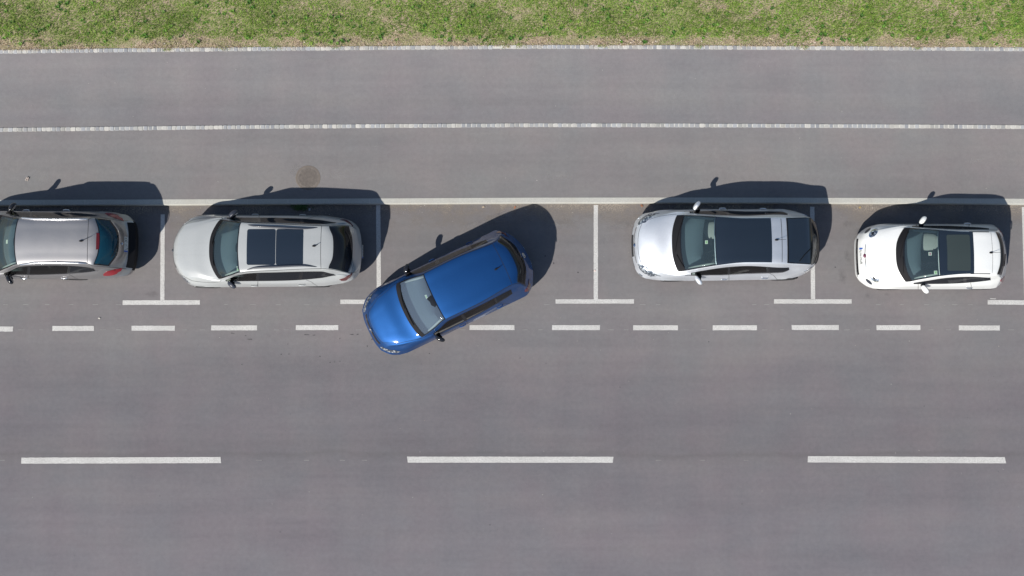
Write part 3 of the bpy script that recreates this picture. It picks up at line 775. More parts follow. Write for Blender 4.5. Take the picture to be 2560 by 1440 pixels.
    def interior(c, row_cowl, row_front, seat='seat_dark', pass_seat=None, s_wheel=True, dash_z=.90, seat_x=1.12, dash_len=.60, hw=.66):
        cow = c.P([row_cowl], [0])[0]; x0 = cow[0] + .10
        mb = MB(); n = 15; V = []
        for i, (dx, dz) in enumerate(((.0, .0), (.2, .015), (dash_len * .62, .03), (dash_len * .85, .01), (dash_len, -.05), (dash_len + .03, -.2), (dash_len - .05, -.42))):
            for j in range(n):
                y = -hw + 2 * hw * j / (n - 1); bow = .22 * (abs(y) / hw) ** 2
                hood = .035 * math.exp(-((y + .36) / .17) ** 2) if 1 < i < 4 else 0
                V.append((x0 + bow * (1 - .6 * dx / dash_len) + dx, y * (1 - .04 * (i == 0)), dash_z + dz + hood))
        F = [(i * n + j, (i + 1) * n + j, (i + 1) * n + j + 1, i * n + j + 1) for i in range(6) for j in range(n - 1)]
        mb.add(V, F); mb.build('dashboard', M['dash'], c.root)
        # lining: floor and lower sides of the cabin
        x1 = c.G[-1, 6, 0] - .35; mb = MB(); hw2 = hw + .06
        mb.add([(x0 + .1, -hw2, .32), (x1, -hw2, .32), (x1, hw2, .32), (x0 + .1, hw2, .32), (x0 + .1, -hw2 + .02, .82), (x1, -hw2 + .08, .85), (x1, hw2 - .08, .85), (x0 + .1, hw2 - .02, .82)], [(0, 1, 2, 3), (0, 4, 5, 1), (3, 2, 6, 7), (1, 5, 6, 2), (0, 3, 7, 4)])
        mb.build('cabin_lining', M['trim'], c.root, smooth=False)
        xs = cow[0] + seat_x
        for k, (xx, yy) in enumerate(((xs, -.36), (xs, .36), (xs + .82, -.36), (xs + .82, .36))):
            sm = M[pass_seat] if (pass_seat and k == 1) else M[seat]
            e = MB(); e.add(*ell_geo((xx - .02, yy, .50), (.27, .21, .10), None, 16, 8, .7))
            tilt = Matrix.Rotation(R(18), 3, 'Y'); wsd = .19 if sm is M['seat_light'] else .24; e.add(*ell_geo((xx + .30, yy, .80), (.06, wsd, .33), tilt, 16, 8, .8))
            e.add(*ell_geo((xx + .42, yy, 1.19), (.05, .13, .09), tilt, 12, 8, .7)); e.build('seat', sm, c.root)
        if s_wheel:
            cx = cow[0] + dash_len + .30; mb = MB(); tl = Matrix.Rotation(R(-62), 3, 'Y'); n = 28
            ring = [Vector((cx, -.36, .94)) + tl @ Vector((.185 * math.cos(2 * math.pi * k / n), .185 * math.sin(2 * math.pi * k / n), 0)) for k in range(n + 1)]
            mb.add(*tube_geo(ring, .015, 8, False)); mb.add(*ell_geo((cx - .02, -.36, .935), (.05, .06, .05)))
            for a in (0, 2.1, 4.2):
                mb.add(*tube_geo([Vector((cx, -.36, .94)), Vector((cx, -.36, .94)) + tl @ Vector((.18 * math.cos(a), .18 * math.sin(a), 0))], .014, 6))
            mb.build('steering_wheel', M['black'], c.root)
        for sg in (1, -1):
            q = [(row_cowl + .55, 1.86), (row_cowl + .9, 1.84), (row_cowl + 1.5, 1.80), (row_front - .12, 1.78)]
            v, f = tube_geo([Vector(c.PO([a], [b * sg], -.045)[0]) for a, b in q], [.016, .026, .028, .024], 8, True, .7); mesh('pillar_trim', v, f, M['pillar'], c.root)
        hd = c.sheet('headliner', M['pillar'], row_front + .12, row_front + 1.9, -1.9, 1.9, -.035, 8, 10)
        # interior mirror
        f = c.P([row_front - .22], [0])[0]
        mesh('inner_mirror', *ell_geo((f[0] + .02, 0, f[2] - .09), (.025, .11, .035)), M['black'], c.root)
    def antenna(c, vw, px, z, rod, th=.0035):
        p = Vector(c.loc(vw, *px, z)); p.z = z; mb = MB()
        mb.add(*ell_geo(p + Vector((0, 0, .008)), (.045, .022, .022)))
        q = p + Vector(rod); mb.add(*tube_geo([p + Vector((.01, 0, .015)), q], [th * 1.6, th], 6)); mb.build('antenna', M['black'], c.root)
    def wiper(c, pts_st, name='wiper', off=.022, r=.009):
        st = np.array(pts_st, float); k = np.linspace(0, len(st) - 1, 14); i = np.clip(k.astype(int), 0, len(st) - 2); q = st[i] + (st[i + 1] - st[i]) * (k - i)[:, None]
        A = c.PO(q[:, 0], q[:, 1], off); v, f = tube_geo([Vector(a) for a in A], r, 6); return mesh(name, v, f, M['black'], c.root)
    def text_plate(c, s, t0, t1, off, txt, hgt, blue_first=True, tilt=None, name='number_plate', rear=False, dz=0, dx=0):
        """flat plate between two points of the body, facing outward"""
        a, b = c.PO([s, s], [t0, t1], off); mid = (a + b) / 2 + (dx, 0, dz); y = (b - a); L = np.linalg.norm(y); y /= L
        n = c.N([s], [(t0 + t1) / 2])[0]
        if tilt is not None: n = np.array([math.cos(tilt) * (1 if rear else -1), 0, math.sin(tilt)])
        n -= y * (n @ y); n /= np.linalg.norm(n); up = np.cross(n, y)
        if up[2] < 0: up = -up
        xax = np.cross(up, n)                   # reading direction seen from outside
        def pt(u, v, o=0.): return mid + xax * u + up * v + n * o
        W_, Hh = L / 2, hgt / 2; mb = MB()
        V = [pt(u, v, o) for o in (0, .006) for u, v in ((-W_, -Hh), (W_, -Hh), (W_, Hh), (-W_, Hh))]
        mb.add(V, [(4, 5, 6, 7), (0, 1, 5, 4), (1, 2, 6, 5), (2, 3, 7, 6), (3, 0, 4, 7)])
        mb.add([pt(-W_, -Hh, .0075), pt(-W_ + .04, -Hh, .0075), pt(-W_ + .04, Hh, .0075), pt(-W_, Hh, .0075)], [(0, 1, 2, 3)], 1)
        cu = bpy.data.curves.new('t', 'FONT'); cu.body = txt; cu.size = hgt * 1.02; cu.align_x = 'CENTER'; cu.align_y = 'CENTER'
        to = bpy.data.objects.new('t', cu); COL.objects.link(to); dg = bpy.context.evaluated_depsgraph_get(); me = bpy.data.meshes.new_from_object(to.evaluated_get(dg))
        wd = max(v.co.x for v in me.vertices) - min(v.co.x for v in me.vertices); k = min(1, (2 * W_ - .07) / wd)
        mb.add([pt(v.co.x * k + .022, v.co.y, .0085) for v in me.vertices], [tuple(p.vertices) for p in me.polygons], 2)
        bpy.data.objects.remove(to); bpy.data.curves.remove(cu); bpy.data.meshes.remove(me)
        return mb.build(name, [M['plate'], M['plate_blue'], M['black']], c.root, smooth=False)
    def sticker(c, vw, px, w_, h_, mat='paper', z=None, off=-.012, name='windscreen_sticker', mat2=None):
        s, t = c.st(vw, *px, side=0); p = c.PO([s], [t], off)[0]; n = c.N([s], [t])[0]; y = np.array([0, 1, 0.]); x = np.cross(y, n); x /= np.linalg.norm(x)
        mb = MB(); f = lambda a, b, o: p + x * a + y * b + n * o
        mb.add([f(-w_ / 2, -h_ / 2, 0), f(w_ / 2, -h_ / 2, 0), f(w_ / 2, h_ / 2, 0), f(-w_ / 2, h_ / 2, 0)], [(0, 1, 2, 3)])
        if mat2: mb.add([f(-w_ * .25, -h_ * .3, .001), f(w_ * .3, -h_ * .3, .001), f(w_ * .3, h_ * .3, .001), f(-w_ * .25, h_ * .3, .001)], [(0, 1, 2, 3)], 1)
        mb.build(name, [M[mat], M[mat2 or mat]], c.root, smooth=False)
def centre(vw_o, xa, ya, xb, yb, z, ya_xy=None):
    a = un(vw_o[0] + xa / 6, vw_o[1] + ya / 6, z); b = un(vw_o[0] + xb / 6, vw_o[1] + yb / 6, z)
    return (a[0] + b[0]) / 2, (a[1] + b[1]) / 2
GROUP = 'cars parked nose to tail along the kerb'

# ---- 1: taupe estate at the left edge ---------------------------------------------------------
oa = (0, 480); c = Car('parked_car', 'taupe metallic estate car with red tail lights and silver roof rails', oa, oa, (un(70, 0, .6)[0], 2.458), R(0.0), [
 ('a', (-690, 780, .48), (-655, 1010, .48), (-625, 1085, .48), (-580, 1145, .48), (-500, 1215, .48), (-400, 1280, .5)),
 ('a', (-650, 780, .74), (-600, 1040, .74), (-570, 1110, .73), (-520, 1165, .72), (-440, 1230, .69), (-350, 1300, .58)),
 ('a', (-440, 770, .90), (-400, 1120, .88), (-370, 1180, .86), (-340, 1220, .82), (-310, 1262, .77), (-270, 1308, .6)),
 ('a', (-180, 770, .99), (-60, 1195, .96), (-20, 1225, .94), (-15, 1243, .92), (-10, 1272, .84), (0, 1308, .6)),
 ('a', (25, 765, 1.21), (95, 1145, 1.16), (150, 1180, 1.08), (150, 1243, .94), (150, 1270, .86), (150, 1306, .6)),
 ('a', (222, 760, 1.42), (262, 1085, 1.37), (300, 1118, 1.28), (300, 1243, .95), (300, 1266, .87), (300, 1304, .6)),
 ('a', (800, 745, 1.47), (800, 1062, 1.43), (800, 1098, 1.36), (800, 1234, .97), (800, 1264, .88), (800, 1304, .62)),
 ('a', (1313, 740, 1.45), (1310, 1070, 1.40), (1310, 1128, 1.27), (1310, 1202, 1.02), (1310, 1248, .9), (1310, 1303, .62)),
 ('a', (1470, 740, 1.41), (1398, 1090, 1.36), (1440, 1150, 1.15), (1480, 1180, 1.03), (1470, 1228, .9), (1460, 1300, .62)),
 ('a', (1778, 750, 1.05), (1640, 1112, 1.03), (1665, 1138, .97), (1685, 1165, .88), (1690, 1210, .8), (1680, 1288, .62)),
 ('a', (1902, 750, .67), (1862, 1088, .68), (1850, 1135, .69), (1838, 1170, .68), (1826, 1205, .65), (1800, 1262, .6)),
 ('a', (2035, 760, .52), (2000, 1110, .52), (1985, 1150, .52), (1960, 1190, .52), (1930, 1225, .52), (1860, 1262, .55))], GROUP)
M['p1'] = paint('taupe_metallic', (.345, .34, .345), metal=.88, rough=.48)
AX = [c.w2l(*un(-70 + 30, 620, .3))[0] - .55, c.w2l(*un((1080 + 300) / 6, 620, .3))[0]]
AX = [-2.0 + .85 - .35, 1.22]
op = [(3.45, 4.95, 0, 1.92), (8.08, 8.94, 0, 1.9), (3.5, 5.25, 3.12, 3.9), (5.33, 6.45, 3.12, 3.9), (6.52, 7.6, 3.14, 3.88)]
seams = [dict(st=[(7.0, -2), (7.0, 0), (7.0, 2)], mirror=False), dict(st=[(7.0, 2), (7.6, 2.25), (8.0, 2.3), (8.9, 2.5), (9.8, 3.2), (10.4, 3.4)]),
         dict(st=[(5.3, 4.05), (5.3, 5), (5.32, 6)]), dict(st=[(6.5, 4.05), (6.6, 5), (6.75, 6)]), dict(st=[(3.6, 4.2), (3.6, 6)]),
         dict(st=[(.9, 2.5), (2, 2.9), (2.9, 2.8)]), dict(st=[(.95, -2.5), (.95, 0), (.95, 2.5)], mirror=False),
         dict(st=[(3.3, 4.06), (5, 4.04), (7, 4.04), (7.95, 4.0)], w=.022, m=3, off=.006, n=50), dict(st=[(3.6, 5.8), (6.7, 5.8)], w=.014, m=3, off=.004, n=40)]
c.body([M['p1'], M['black'], M['seam'], M['chrome']], op, AX, seams, lambda s, t: s > 10.35 and t < 2.9); c.wheels(AX); c.interior(3, 5)  # lambda blackens the lower tail faces: bumper shade put into the colour
c.sheet('windscreen', [M['glass'], M['frit']], 3.4, 5.0, -2.0, 2.0, band=(.04, .03, .03))
c.sheet('scuttle', M['black'], 3.0, 3.42, -2.0, 2.0, .006)
c.sheet('rear_window', [M['blue_glass'], M['frit']], 8.02, 9.0, -2.0, 2.0, band=(.05, .035, .10))
c.dlo([('door_window', 3.4, 5.3, 0, 0, M['side_glass']), ('door_window', 5.3, 6.5, 0, 0, M['side_glass']), ('quarter_window', 6.5, 7.7, 0, 0, M['dark_glass'])])
c.mirror_pair('a', (150, 1310), .98, (.065, .125, .07), R(33), M['gloss_black'], (3.65, 4.3))
c.handle(5.15, 5.35, M['chrome']); c.handle(6.35, 5.35, M['chrome'])
c.blob('tail_light', M['red_lens'], 'a', [(1545, 1238), (1600, 1192), (1720, 1158), (1838, 1138), (1812, 1185), (1745, 1228), (1655, 1252), (1560, 1258)], off=.008, mirror=True)
c.blob('brake_light', M['dark_red'], st=[(7.84, -.70), (8.05, -.66), (8.06, 0), (8.05, .66), (7.84, .70), (7.82, 0)], off=.01)
for sg in (1, -1):
    A = [c.PO([s], [t * sg], o)[0] for s, t, o in ((5.02, 2.25, .0), (5.12, 2.12, .018), (5.5, 1.97, .02), (6.1, 1.95, .02), (6.7, 1.97, .02), (6.92, 1.99, .016), (7.0, 2.0, .0))]
    v, f = tube_geo([Vector(a) for a in A], [.012, .022, .023, .023, .022, .018, .008], 8); mesh('roof_rail', v, f, M['rail_silver'], c.root)
c.antenna('a', (1215, 735), 1.47, (.30, .10, .10)); c.wiper([(8.93, -.1), (8.8, .55), (8.72, 1.2)], 'rear_wiper')
c.wiper([(3.35, 1.2), (3.45, .2), (3.5, -.6)]); c.wiper([(3.35, -.3), (3.45, -.9), (3.52, -1.6)])
c.text_plate(9.86, -.72, .72, .02, 'LJ 57-2KR', .11, tilt=R(22), rear=True); 
v = c.PO([9.35], [0], .008)[0]; mesh('emblem', *ell_geo(v, (.035, .028, .012), None, 12, 6), M['chrome'], c.root)
c.blob('headlight', M['lens'], st=[(.75, 3.2), (1.3, 3.0), (2.0, 3.4), (1.9, 4.2), (1.1, 4.6), (.6, 4.2)], off=.006, mirror=True)
c.sheet('bumper_shade', M['black'], 10.25, 11.0, -2.7, 2.7, .006)  # black sheet standing in for the shade on the rear bumper
c.ribbon_mb = MB(); c.ribbon(c.ribbon_mb, [(9.05, -1.75), (9.08, 0), (9.05, 1.75)], .02, .008, 0, False); c.ribbon_mb.build('tailgate_trim', M['chrome'], c.root)
c.sticker('a', (95, 745), .07, .09, 'paper')

# ---- 2: pale grey estate with dark rails ------------------------------------------------------
oa, ob = (420, 510), (660, 510); c = Car('parked_car', 'pale grey estate car with panoramic glass roof and dark roof rails', oa, ob, (un(668, 0, .6)[0], 2.318), R(0.0), [
 ('a', (73, 705, .48), (105, 930, .48), (140, 1010, .48), (190, 1075, .48), (270, 1165, .5), (400, 1238, .5)),
 ('a', (93, 705, .74), (145, 955, .74), (188, 1035, .73), (240, 1095, .72), (330, 1172, .69), (470, 1244, .56)),
 ('a', (330, 705, .90), (385, 1010, .885), (425, 1080, .865), (460, 1130, .825), (510, 1182, .75), (580, 1246, .6)),
 ('a', (618, 705, 1.0), (765, 1122, .965), (820, 1143, .95), (830, 1160, .93), (840, 1190, .84), (850, 1246, .6)),
 ('a', (830, 700, 1.22), (925, 1075, 1.17), (1000, 1080, 1.11), (1000, 1160, .94), (1005, 1188, .87), (1005, 1245, .6)),
 ('a', (1048, 700, 1.42), (1092, 1025, 1.37), (1160, 1042, 1.29), (1160, 1158, .945), (1160, 1188, .87), (1160, 1244, .6)),
 ('a', (1615, 690, 1.465), (1615, 990, 1.425), (1615, 1022, 1.34), (1615, 1154, .955), (1615, 1188, .88), (1615, 1240, .6)),
 ('b', (850, 640, 1.44), (855, 965, 1.40), (850, 1008, 1.31), (850, 1112, .99), (850, 1160, .88), (850, 1232, .62)),
 ('b', (1038, 640, 1.40), (968, 968, 1.36), (1050, 1048, 1.10), (1085, 1072, 1.03), (1080, 1128, .9), (1080, 1203, .62)),
 ('b', (1328, 640, 1.0), (1265, 1022, .98), (1285, 1050, .93), (1275, 1080, .88), (1245, 1120, .8), (1230, 1172, .62)),
 ('b', (1375, 640, .84), (1345, 1003, .83), (1340, 1035, .8), (1330, 1063, .76), (1318, 1100, .7), (1300, 1148, .6)),
 ('b', (1462, 640, .52), (1440, 960, .52), (1425, 1015, .52), (1405, 1062, .52), (1375, 1102, .52), (1330, 1138, .55))], GROUP)
M['p2'] = paint('pale_grey', (.385, .40, .398), metal=.0, rough=.28, dust=.05)
AX = [-1.40, 1.27]
op = [(3.30, 4.95, 0, 1.92), (8.06, 8.95, 0, 1.92), (3.6, 5.40, 3.12, 3.9), (5.50, 6.55, 3.12, 3.9), (6.62, 7.75, 3.14, 3.88)]
seams = [dict(st=[(7.0, -2), (7.0, 0), (7.0, 2)], mirror=False), dict(st=[(7.0, 2.02), (7.9, 2.1), (8.9, 2.2), (9.8, 2.6), (10.4, 2.8)]),
         dict(st=[(5.45, 4.05), (5.45, 6)]), dict(st=[(6.75, 4.05), (6.85, 5), (6.95, 6)]), dict(st=[(3.5, 4.4), (3.5, 6)]), dict(st=[(5.0, 2.1), (6, 2.12), (7, 2.1)], w=.012),
         dict(st=[(.8, 3.1), (1.4, 4.6), (2.0, 4.75), (2.5, 4.8), (2.85, 4.2), (2.95, 2.7)]), dict(st=[(.82, -3), (.80, 0), (.82, 3)], mirror=False, w=.007)]
c.body([M['p2'], M['black'], M['seam'], M['gloss_black']], op, AX, seams); c.wheels(AX, .325); c.interior(3, 5)
c.sheet('windscreen', [M['glass'], M['frit']], 3.24, 5.0, -2.0, 2.0, band=(.05, .035, .03))
c.sheet('scuttle', M['black'], 3.0, 3.26, -2.0, 2.0, .007)
c.sheet('rear_window', [M['dark_glass'], M['frit']], 8.0, 9.0, -2.0, 2.0, band=(.06, .04, .06))
c.dlo([('door_window', 3.2, 5.45, 0, 0, M['side_glass']), ('door_window', 5.45, 6.62, 0, 0, M['dark_glass']), ('quarter_window', 6.62, 7.95, 0, 0, M['dark_glass'])])
def rr(a, b, t, k=.10, kt=.16):
    return [(a, -t + kt), (a + k * .3, -t + kt * .3), (a + k, -t), (b - k, -t), (b - k * .3, -t + kt * .3), (b, -t + kt), (b, t - kt), (b - k * .3, t - kt * .3), (b - k, t), (a + k, t), (a + k * .3, t - kt * .3), (a, t - kt)]
xa, xb, xm = [c.loc(*q, 1.45)[0] for q in (('a', 1180, 640), ('b', 587, 640), ('b', 176, 640))]; yw = (c.loc('a', 1400, 376, 1.44)[1] - c.loc('a', 1400, 912, 1.44)[1]) / 2
for u0, u1 in ((xa, xm - .007), (xm + .007, xb)): c.blob('roof_glass', M['roof_glass'], st=c.rect(u0, u1, yw, .045), off=.006, rings=9, dense=3)
c.mirror_pair('a', (962, 1205), .97, (.07, .12, .075), R(50), M['rail'], (3.6, 4.25))
c.handle(5.32, 5.45, M['p2']); c.handle(6.65, 5.35, M['p2'])
ra = c.st('a', 1185, 985); rb = c.st('a', 1330, 955); rc_ = c.st('a', 1615, 938); rd = c.st('b', 560, 922); re_ = c.st('b', 795, 942)
for sg in (1, -1):
    A = [c.PO([q[0]], [q[1] * sg], o)[0] for q, o in ((ra, -.004), (rb, .02), (rc_, .024), (rd, .02), (re_, -.004))]
    k = np.linspace(0, 4, 25); i = np.clip(k.astype(int), 0, 3); A = np.array(A); kk = np.arange(5.); Mt = hermite_tangents(kk, A); u = (k - i)[:, None]; A = herm(A[i], A[i + 1], Mt[i], Mt[i + 1], 1., u)
    v, f = tube_geo([Vector(a) for a in A], [.007 + .019 * math.sin(math.pi * min(1, max(0, q / 24))) ** .6 for q in range(25)], 8, True, .9); mesh('roof_rail', v, f, M['rail'], c.root)
c.blob('tail_light', M['dark_red'], 'b', [(1130, 1134), (1200, 1110), (1270, 1065), (1318, 1030), (1322, 1050), (1290, 1100), (1230, 1145), (1160, 1148)], off=.008, mirror=True)
c.blob('headlight', M['lens'], 'a', [(185, 1068), (215, 1080), (270, 1125), (335, 1188), (300, 1185), (240, 1140)], off=.006, mirror=True)
c.antenna('b', (750, 630), 1.455, (.10, .03, .05), .006)
c.wiper([(8.9, .1), (8.82, -.7), (8.7, -1.5)], 'rear_wiper'); c.wiper([(3.22, 1.1), (3.3, .3), (3.34, -.5)]); c.wiper([(3.22, -.3), (3.3, -1.0), (3.4, -1.7)])
v = c.PO([.72], [0], .006)[0]; mesh('emblem', *ell_geo(v, (.03, .04, .02), None, 12, 6), M['rail'], c.root)
c.sheet('grille', M['gloss_black'], .12, .62, -2.2, 2.2, .005)
c.text_plate(10.98, -.75, .75, .0, 'LJ 33-BNA', .11, tilt=R(3), rear=True, dz=-.12, dx=.012)
c.sticker('a', (1042, 985), .05, .06, 'paper', mat2='green_paper'); c.sticker('a', (1032, 945), .03, .03, 'paper')
c.ribbon_mb = MB(); c.ribbon(c.ribbon_mb, [(9.12, -1.9), (9.14, 0), (9.12, 1.9)], .014, .008, 0, False); c.ribbon(c.ribbon_mb, [(9.62, -1.9), (9.64, 0), (9.62, 1.9)], .01, .006, 0, False); c.ribbon_mb.build('tailgate_trim', M['chrome'], c.root)
mb = MB()
for sg in (-.42, .42): c.ribbon(mb, [(.95, sg * 1.3), (2, sg * 1.15), (2.95, sg)], .006, .0015, 0, False)
mb.build('bonnet_crease', M['p2'], c.root)

# ---- 4: silver liftback -----------------------------------------------------------------------
oa, ob = (1560, 480), (1800, 480); c = Car('parked_car', 'silver hatchback with black glass roof, its bonnet gleaming white in the sun', oa, ob, (un(1815, 0, .6)[0], 2.472), R(0.5), [
 ('a', (112, 770, .46), (150, 1090, .46), (175, 1160, .46), (215, 1220, .46), (280, 1275, .46), (420, 1312, .48)),
 ('a', (180, 770, .67), (215, 1060, .67), (240, 1130, .67), (290, 1190, .67), (370, 1250, .64), (520, 1322, .55)),
 ('a', (420, 760, .885), (480, 1130, .835), (500, 1185, .81), (530, 1215, .79), (570, 1260, .73), (640, 1328, .58)),
 ('a', (718, 750, .98), (812, 1192, .945), (850, 1228, .935), (855, 1250, .92), (860, 1280, .84), (870, 1330, .58)),
 ('a', (1050, 745, 1.24), (1100, 1148, 1.20), (1150, 1182, 1.12), (1150, 1246, .96), (1150, 1275, .86), (1150, 1330, .6)),
 ('a', (1378, 735, 1.43), (1405, 1098, 1.385), (1440, 1136, 1.28), (1440, 1245, .98), (1440, 1275, .87), (1440, 1326, .6)),
 ('b', (410, 720, 1.49), (410, 1055, 1.45), (410, 1106, 1.36), (410, 1222, 1.0), (410, 1262, .87), (410, 1318, .6)),
 ('b', (930, 715, 1.42), (930, 1060, 1.38), (930, 1132, 1.24), (930, 1203, 1.06), (930, 1240, .9), (930, 1310, .6)),
 ('b', (1080, 715, 1.345), (1080, 1072, 1.31), (1075, 1128, 1.17), (1080, 1156, 1.09), (1080, 1212, .92), (1080, 1290, .6)),
 ('b', (1355, 715, 1.23), (1355, 1086, 1.21), (1345, 1110, 1.13), (1320, 1135, 1.04), (1290, 1180, .88), (1250, 1235, .6)),
 ('b', (1455, 700, 1.02), (1428, 1056, 1.0), (1418, 1085, .95), (1405, 1100, .9), (1375, 1130, .8), (1325, 1190, .6)),
 ('b', (1492, 690, .58), (1470, 1020, .58), (1455, 1060, .58), (1435, 1085, .58), (1410, 1112, .58), (1370, 1155, .58))], GROUP)
M['p4'] = paint('silver_metallic', (.76, .79, .83), metal=.80, rough=.54, dust=.0)
AX = [-1.36, 1.34]
op = [(3.42, 4.93, 0, 1.93), (3.7, 5.28, 3.12, 3.9), (5.36, 6.55, 3.12, 3.9), (6.62, 7.55, 3.14, 3.88)]
bl = lambda s, t: (9.0 < s < 10 and t < 1.95) or (s >= 10 and t < 3.4)
seams = [dict(st=[(7.0, -1.95), (7.0, 0), (7.0, 1.95)], mirror=False, w=.012), dict(st=[(9.1, 2.1), (10.0, 2.15), (10.9, 2.2)]),
         dict(st=[(5.33, 4.05), (5.33, 6)]), dict(st=[(6.62, 4.05), (6.75, 5), (6.85, 6)]), dict(st=[(3.75, 4.2), (3.7, 6)]),
         dict(st=[(1.3, -3.0), (1.18, -1.5), (1.15, 0), (1.18, 1.5), (1.3, 3.0)], mirror=False, w=.008), dict(st=[(1.3, 3.0), (2.2, 3.1), (2.9, 2.5)], w=.007),
         dict(st=[(3.2, 4.08), (5, 4.06), (6.8, 4.06), (7.6, 3.95)], w=.022, m=3, off=.006, n=50)]
c.body([M['p4'], M['black'], M['seam'], M['chrome']], op, AX, seams, bl); c.wheels(AX, .31); c.interior(3, 5, 'seat_dark', 'seat_light', seat_x=1.12, dash_len=.66)
c.sheet('windscreen', [M['glass'], M['frit']], 3.36, 5.0, -2.0, 2.0, band=(.045, .03, .02))
c.sheet('scuttle', M['black'], 3.0, 3.38, -2.0, 2.0, .007)
s6, _ = c.st('b', 778, 720); c.sheet('roof_glass', M['roof_glass'], 5.0, s6, -2.0, 2.0, .005, 24, 26)
s7, _ = c.st('b', 1008, 720); c.sheet('rear_window', [M['roof_glass'], M['frit']], s7, 9.02, -2.0, 2.0, .005, 20, 26, band=(.10, .03, .06))
c.sheet('tail_glass', M['frit'], 9.04, 10.2, -1.98, 1.98, .006, 10, 20)
c.dlo([('door_window', 3.5, 5.33, 0, 0, M['side_glass']), ('door_window', 5.33, 6.6, 0, 0, M['side_glass']), ('quarter_window', 6.6, 7.72, 0, 0, M['dark_glass'])])
c.mirror_pair('a', (1122, 1322), 1.0, (.065, .125, .07), R(36), M['p4'], (3.95, 4.2))
c.handle(5.15, 5.4, M['chrome']); c.handle(6.5, 5.35, M['chrome'])
c.blob('headlight', M['lens'], 'a', [(205, 1080), (262, 1098), (345, 1120), (430, 1190), (440, 1230), (560, 1262), (400, 1268), (300, 1215), (235, 1150)], off=.006, mirror=True)
c.blob('fog_light', M['lens'], 'a', [(225, 1215), (255, 1230), (285, 1262), (255, 1268), (232, 1245)], off=.006, mirror=True)
c.blob('tail_light', M['lens'], 'b', [(1255, 1190), (1330, 1150), (1405, 1102), (1400, 1115), (1340, 1165), (1265, 1200)], off=.008, mirror=True)
c.antenna('b', (850, 718), 1.455, (.20, .0, .07))
c.wiper([(9.0, .6), (8.6, 1.2), (8.35, 1.75)], 'rear_wiper', r=.007); c.wiper([(3.2, .8), (3.34, 1.4), (3.42, 1.7)]); c.wiper([(3.15, .6), (3.3, -.6), (3.42, -1.7)], r=.008)
c.sheet('grille', M['gloss_black'], .05, .42, -1.15, 1.15, .006)
mb = MB(); c.ribbon(mb, [(.75, -2.0), (.62, 0), (.75, 2.0)], .03, .008, 0, False); c.ribbon(mb, [(.02, -2.6), (.03, 0), (.02, 2.6)], .025, .008, 0, False); mb.build('grille_trim', M['chrome'], c.root)
v = c.PO([.78], [0], .010)[0]; mesh('emblem', *ell_geo(v, (.03, .045, .02), None, 12, 6), simple('emblem_blue', (.04, .07, .14), .2, coat=1), c.root)
c.sticker('a', (1235, 752), .065, .085, 'paper', mat2='green_paper')

# ---- 5: small white city car ------------------------------------------------------------------
oa, ob = (2120, 520), (2320, 520); c = Car('parked_car', 'small white city car with round headlights and a glass sunroof', oa, ob, (un(2327, 0, .6)[0], 2.183), R(0.0), [
 ('a', (110, 720, .42), (130, 1000, .42), (165, 1065, .42), (210, 1115, .42), (280, 1165, .43), (380, 1205, .46)),
 ('a', (215, 715, .68), (235, 960, .68), (260, 1030, .67), (300, 1090, .66), (360, 1145, .64), (470, 1212, .55)),
 ('a', (440, 710, .91), (500, 1020, .88), (520, 1085, .85), (550, 1125, .81), (580, 1165, .75), (640, 1216, .6)),
 ('a', (718, 700, 1.01), (865, 1106, .975), (900, 1126, .965), (905, 1140, .95), (910, 1168, .87), (910, 1217, .6)),
 ('a', (1050, 690, 1.26), (1110, 1065, 1.21), (1150, 1094, 1.12), (1150, 1140, .97), (1150, 1168, .87), (1150, 1217, .6)),
 ('a', (1372, 690, 1.44), (1392, 1020, 1.40), (1430, 1050, 1.31), (1430, 1138, .99), (1430, 1168, .88), (1430, 1217, .6)),
 ('b', (640, 680, 1.49), (640, 985, 1.45), (640, 1028, 1.36), (640, 1118, 1.02), (640, 1160, .88), (640, 1215, .6)),
 ('b', (968, 675, 1.45), (960, 988, 1.41), (930, 1042, 1.26), (930, 1085, 1.1), (930, 1148, .9), (930, 1211, .6)),
 ('b', (1085, 670, 1.41), (1032, 1000, 1.36), (1040, 1038, 1.22), (1045, 1068, 1.1), (1030, 1128, .9), (1000, 1200, .62)),
 ('b', (1145, 665, 1.08), (1098, 1018, 1.04), (1105, 1040, 1.0), (1100, 1066, .92), (1085, 1105, .8), (1055, 1165, .62)),
 ('b', (1176, 680, .5), (1168, 950, .5), (1158, 1000, .5), (1142, 1060, .5), (1118, 1105, .5), (1080, 1145, .53))], GROUP)
M['p5'] = paint('solid_white', (.80, .81, .79), metal=0, rough=.3, dust=.03)
AX = [-1.10, 1.16]
op = [(3.36, 4.93, 0, 1.93), (8.1, 8.9, 0, 1.85), (3.5, 5.75, 3.14, 3.9), (5.85, 7.0, 3.14, 3.9)]
seams = [dict(st=[(7.0, -1.95), (7.0, 0), (7.0, 1.95)], mirror=False, w=.007), dict(st=[(3.6, 4.1), (3.6, 6)]), dict(st=[(6.0, 4.1), (6.05, 6)]), dict(st=[(6.0, 2.02), (6.9, 2.0)], w=.02),
         ]
c.body([M['p5'], M['black'], M['seam'], M['gloss_black']], op, AX, seams, None, .29); c.wheels(AX, .29); c.interior(3, 5, 'seat_dark', 'seat_light', seat_x=1.0, dash_len=.56, hw=.6)
c.sheet('windscreen', [M['glass'], M['frit']], 3.34, 5.0, -2.0, 2.0, band=(.05, .03, .02))
c.sheet('scuttle', M['black'], 3.0, 3.36, -2.0, 2.0, .007)
s6, _ = c.st('b', 690, 700); c.sheet('roof_panel', M['roof_glass'], 5.0, s6, -2.0, 2.0, .005, 20, 26)
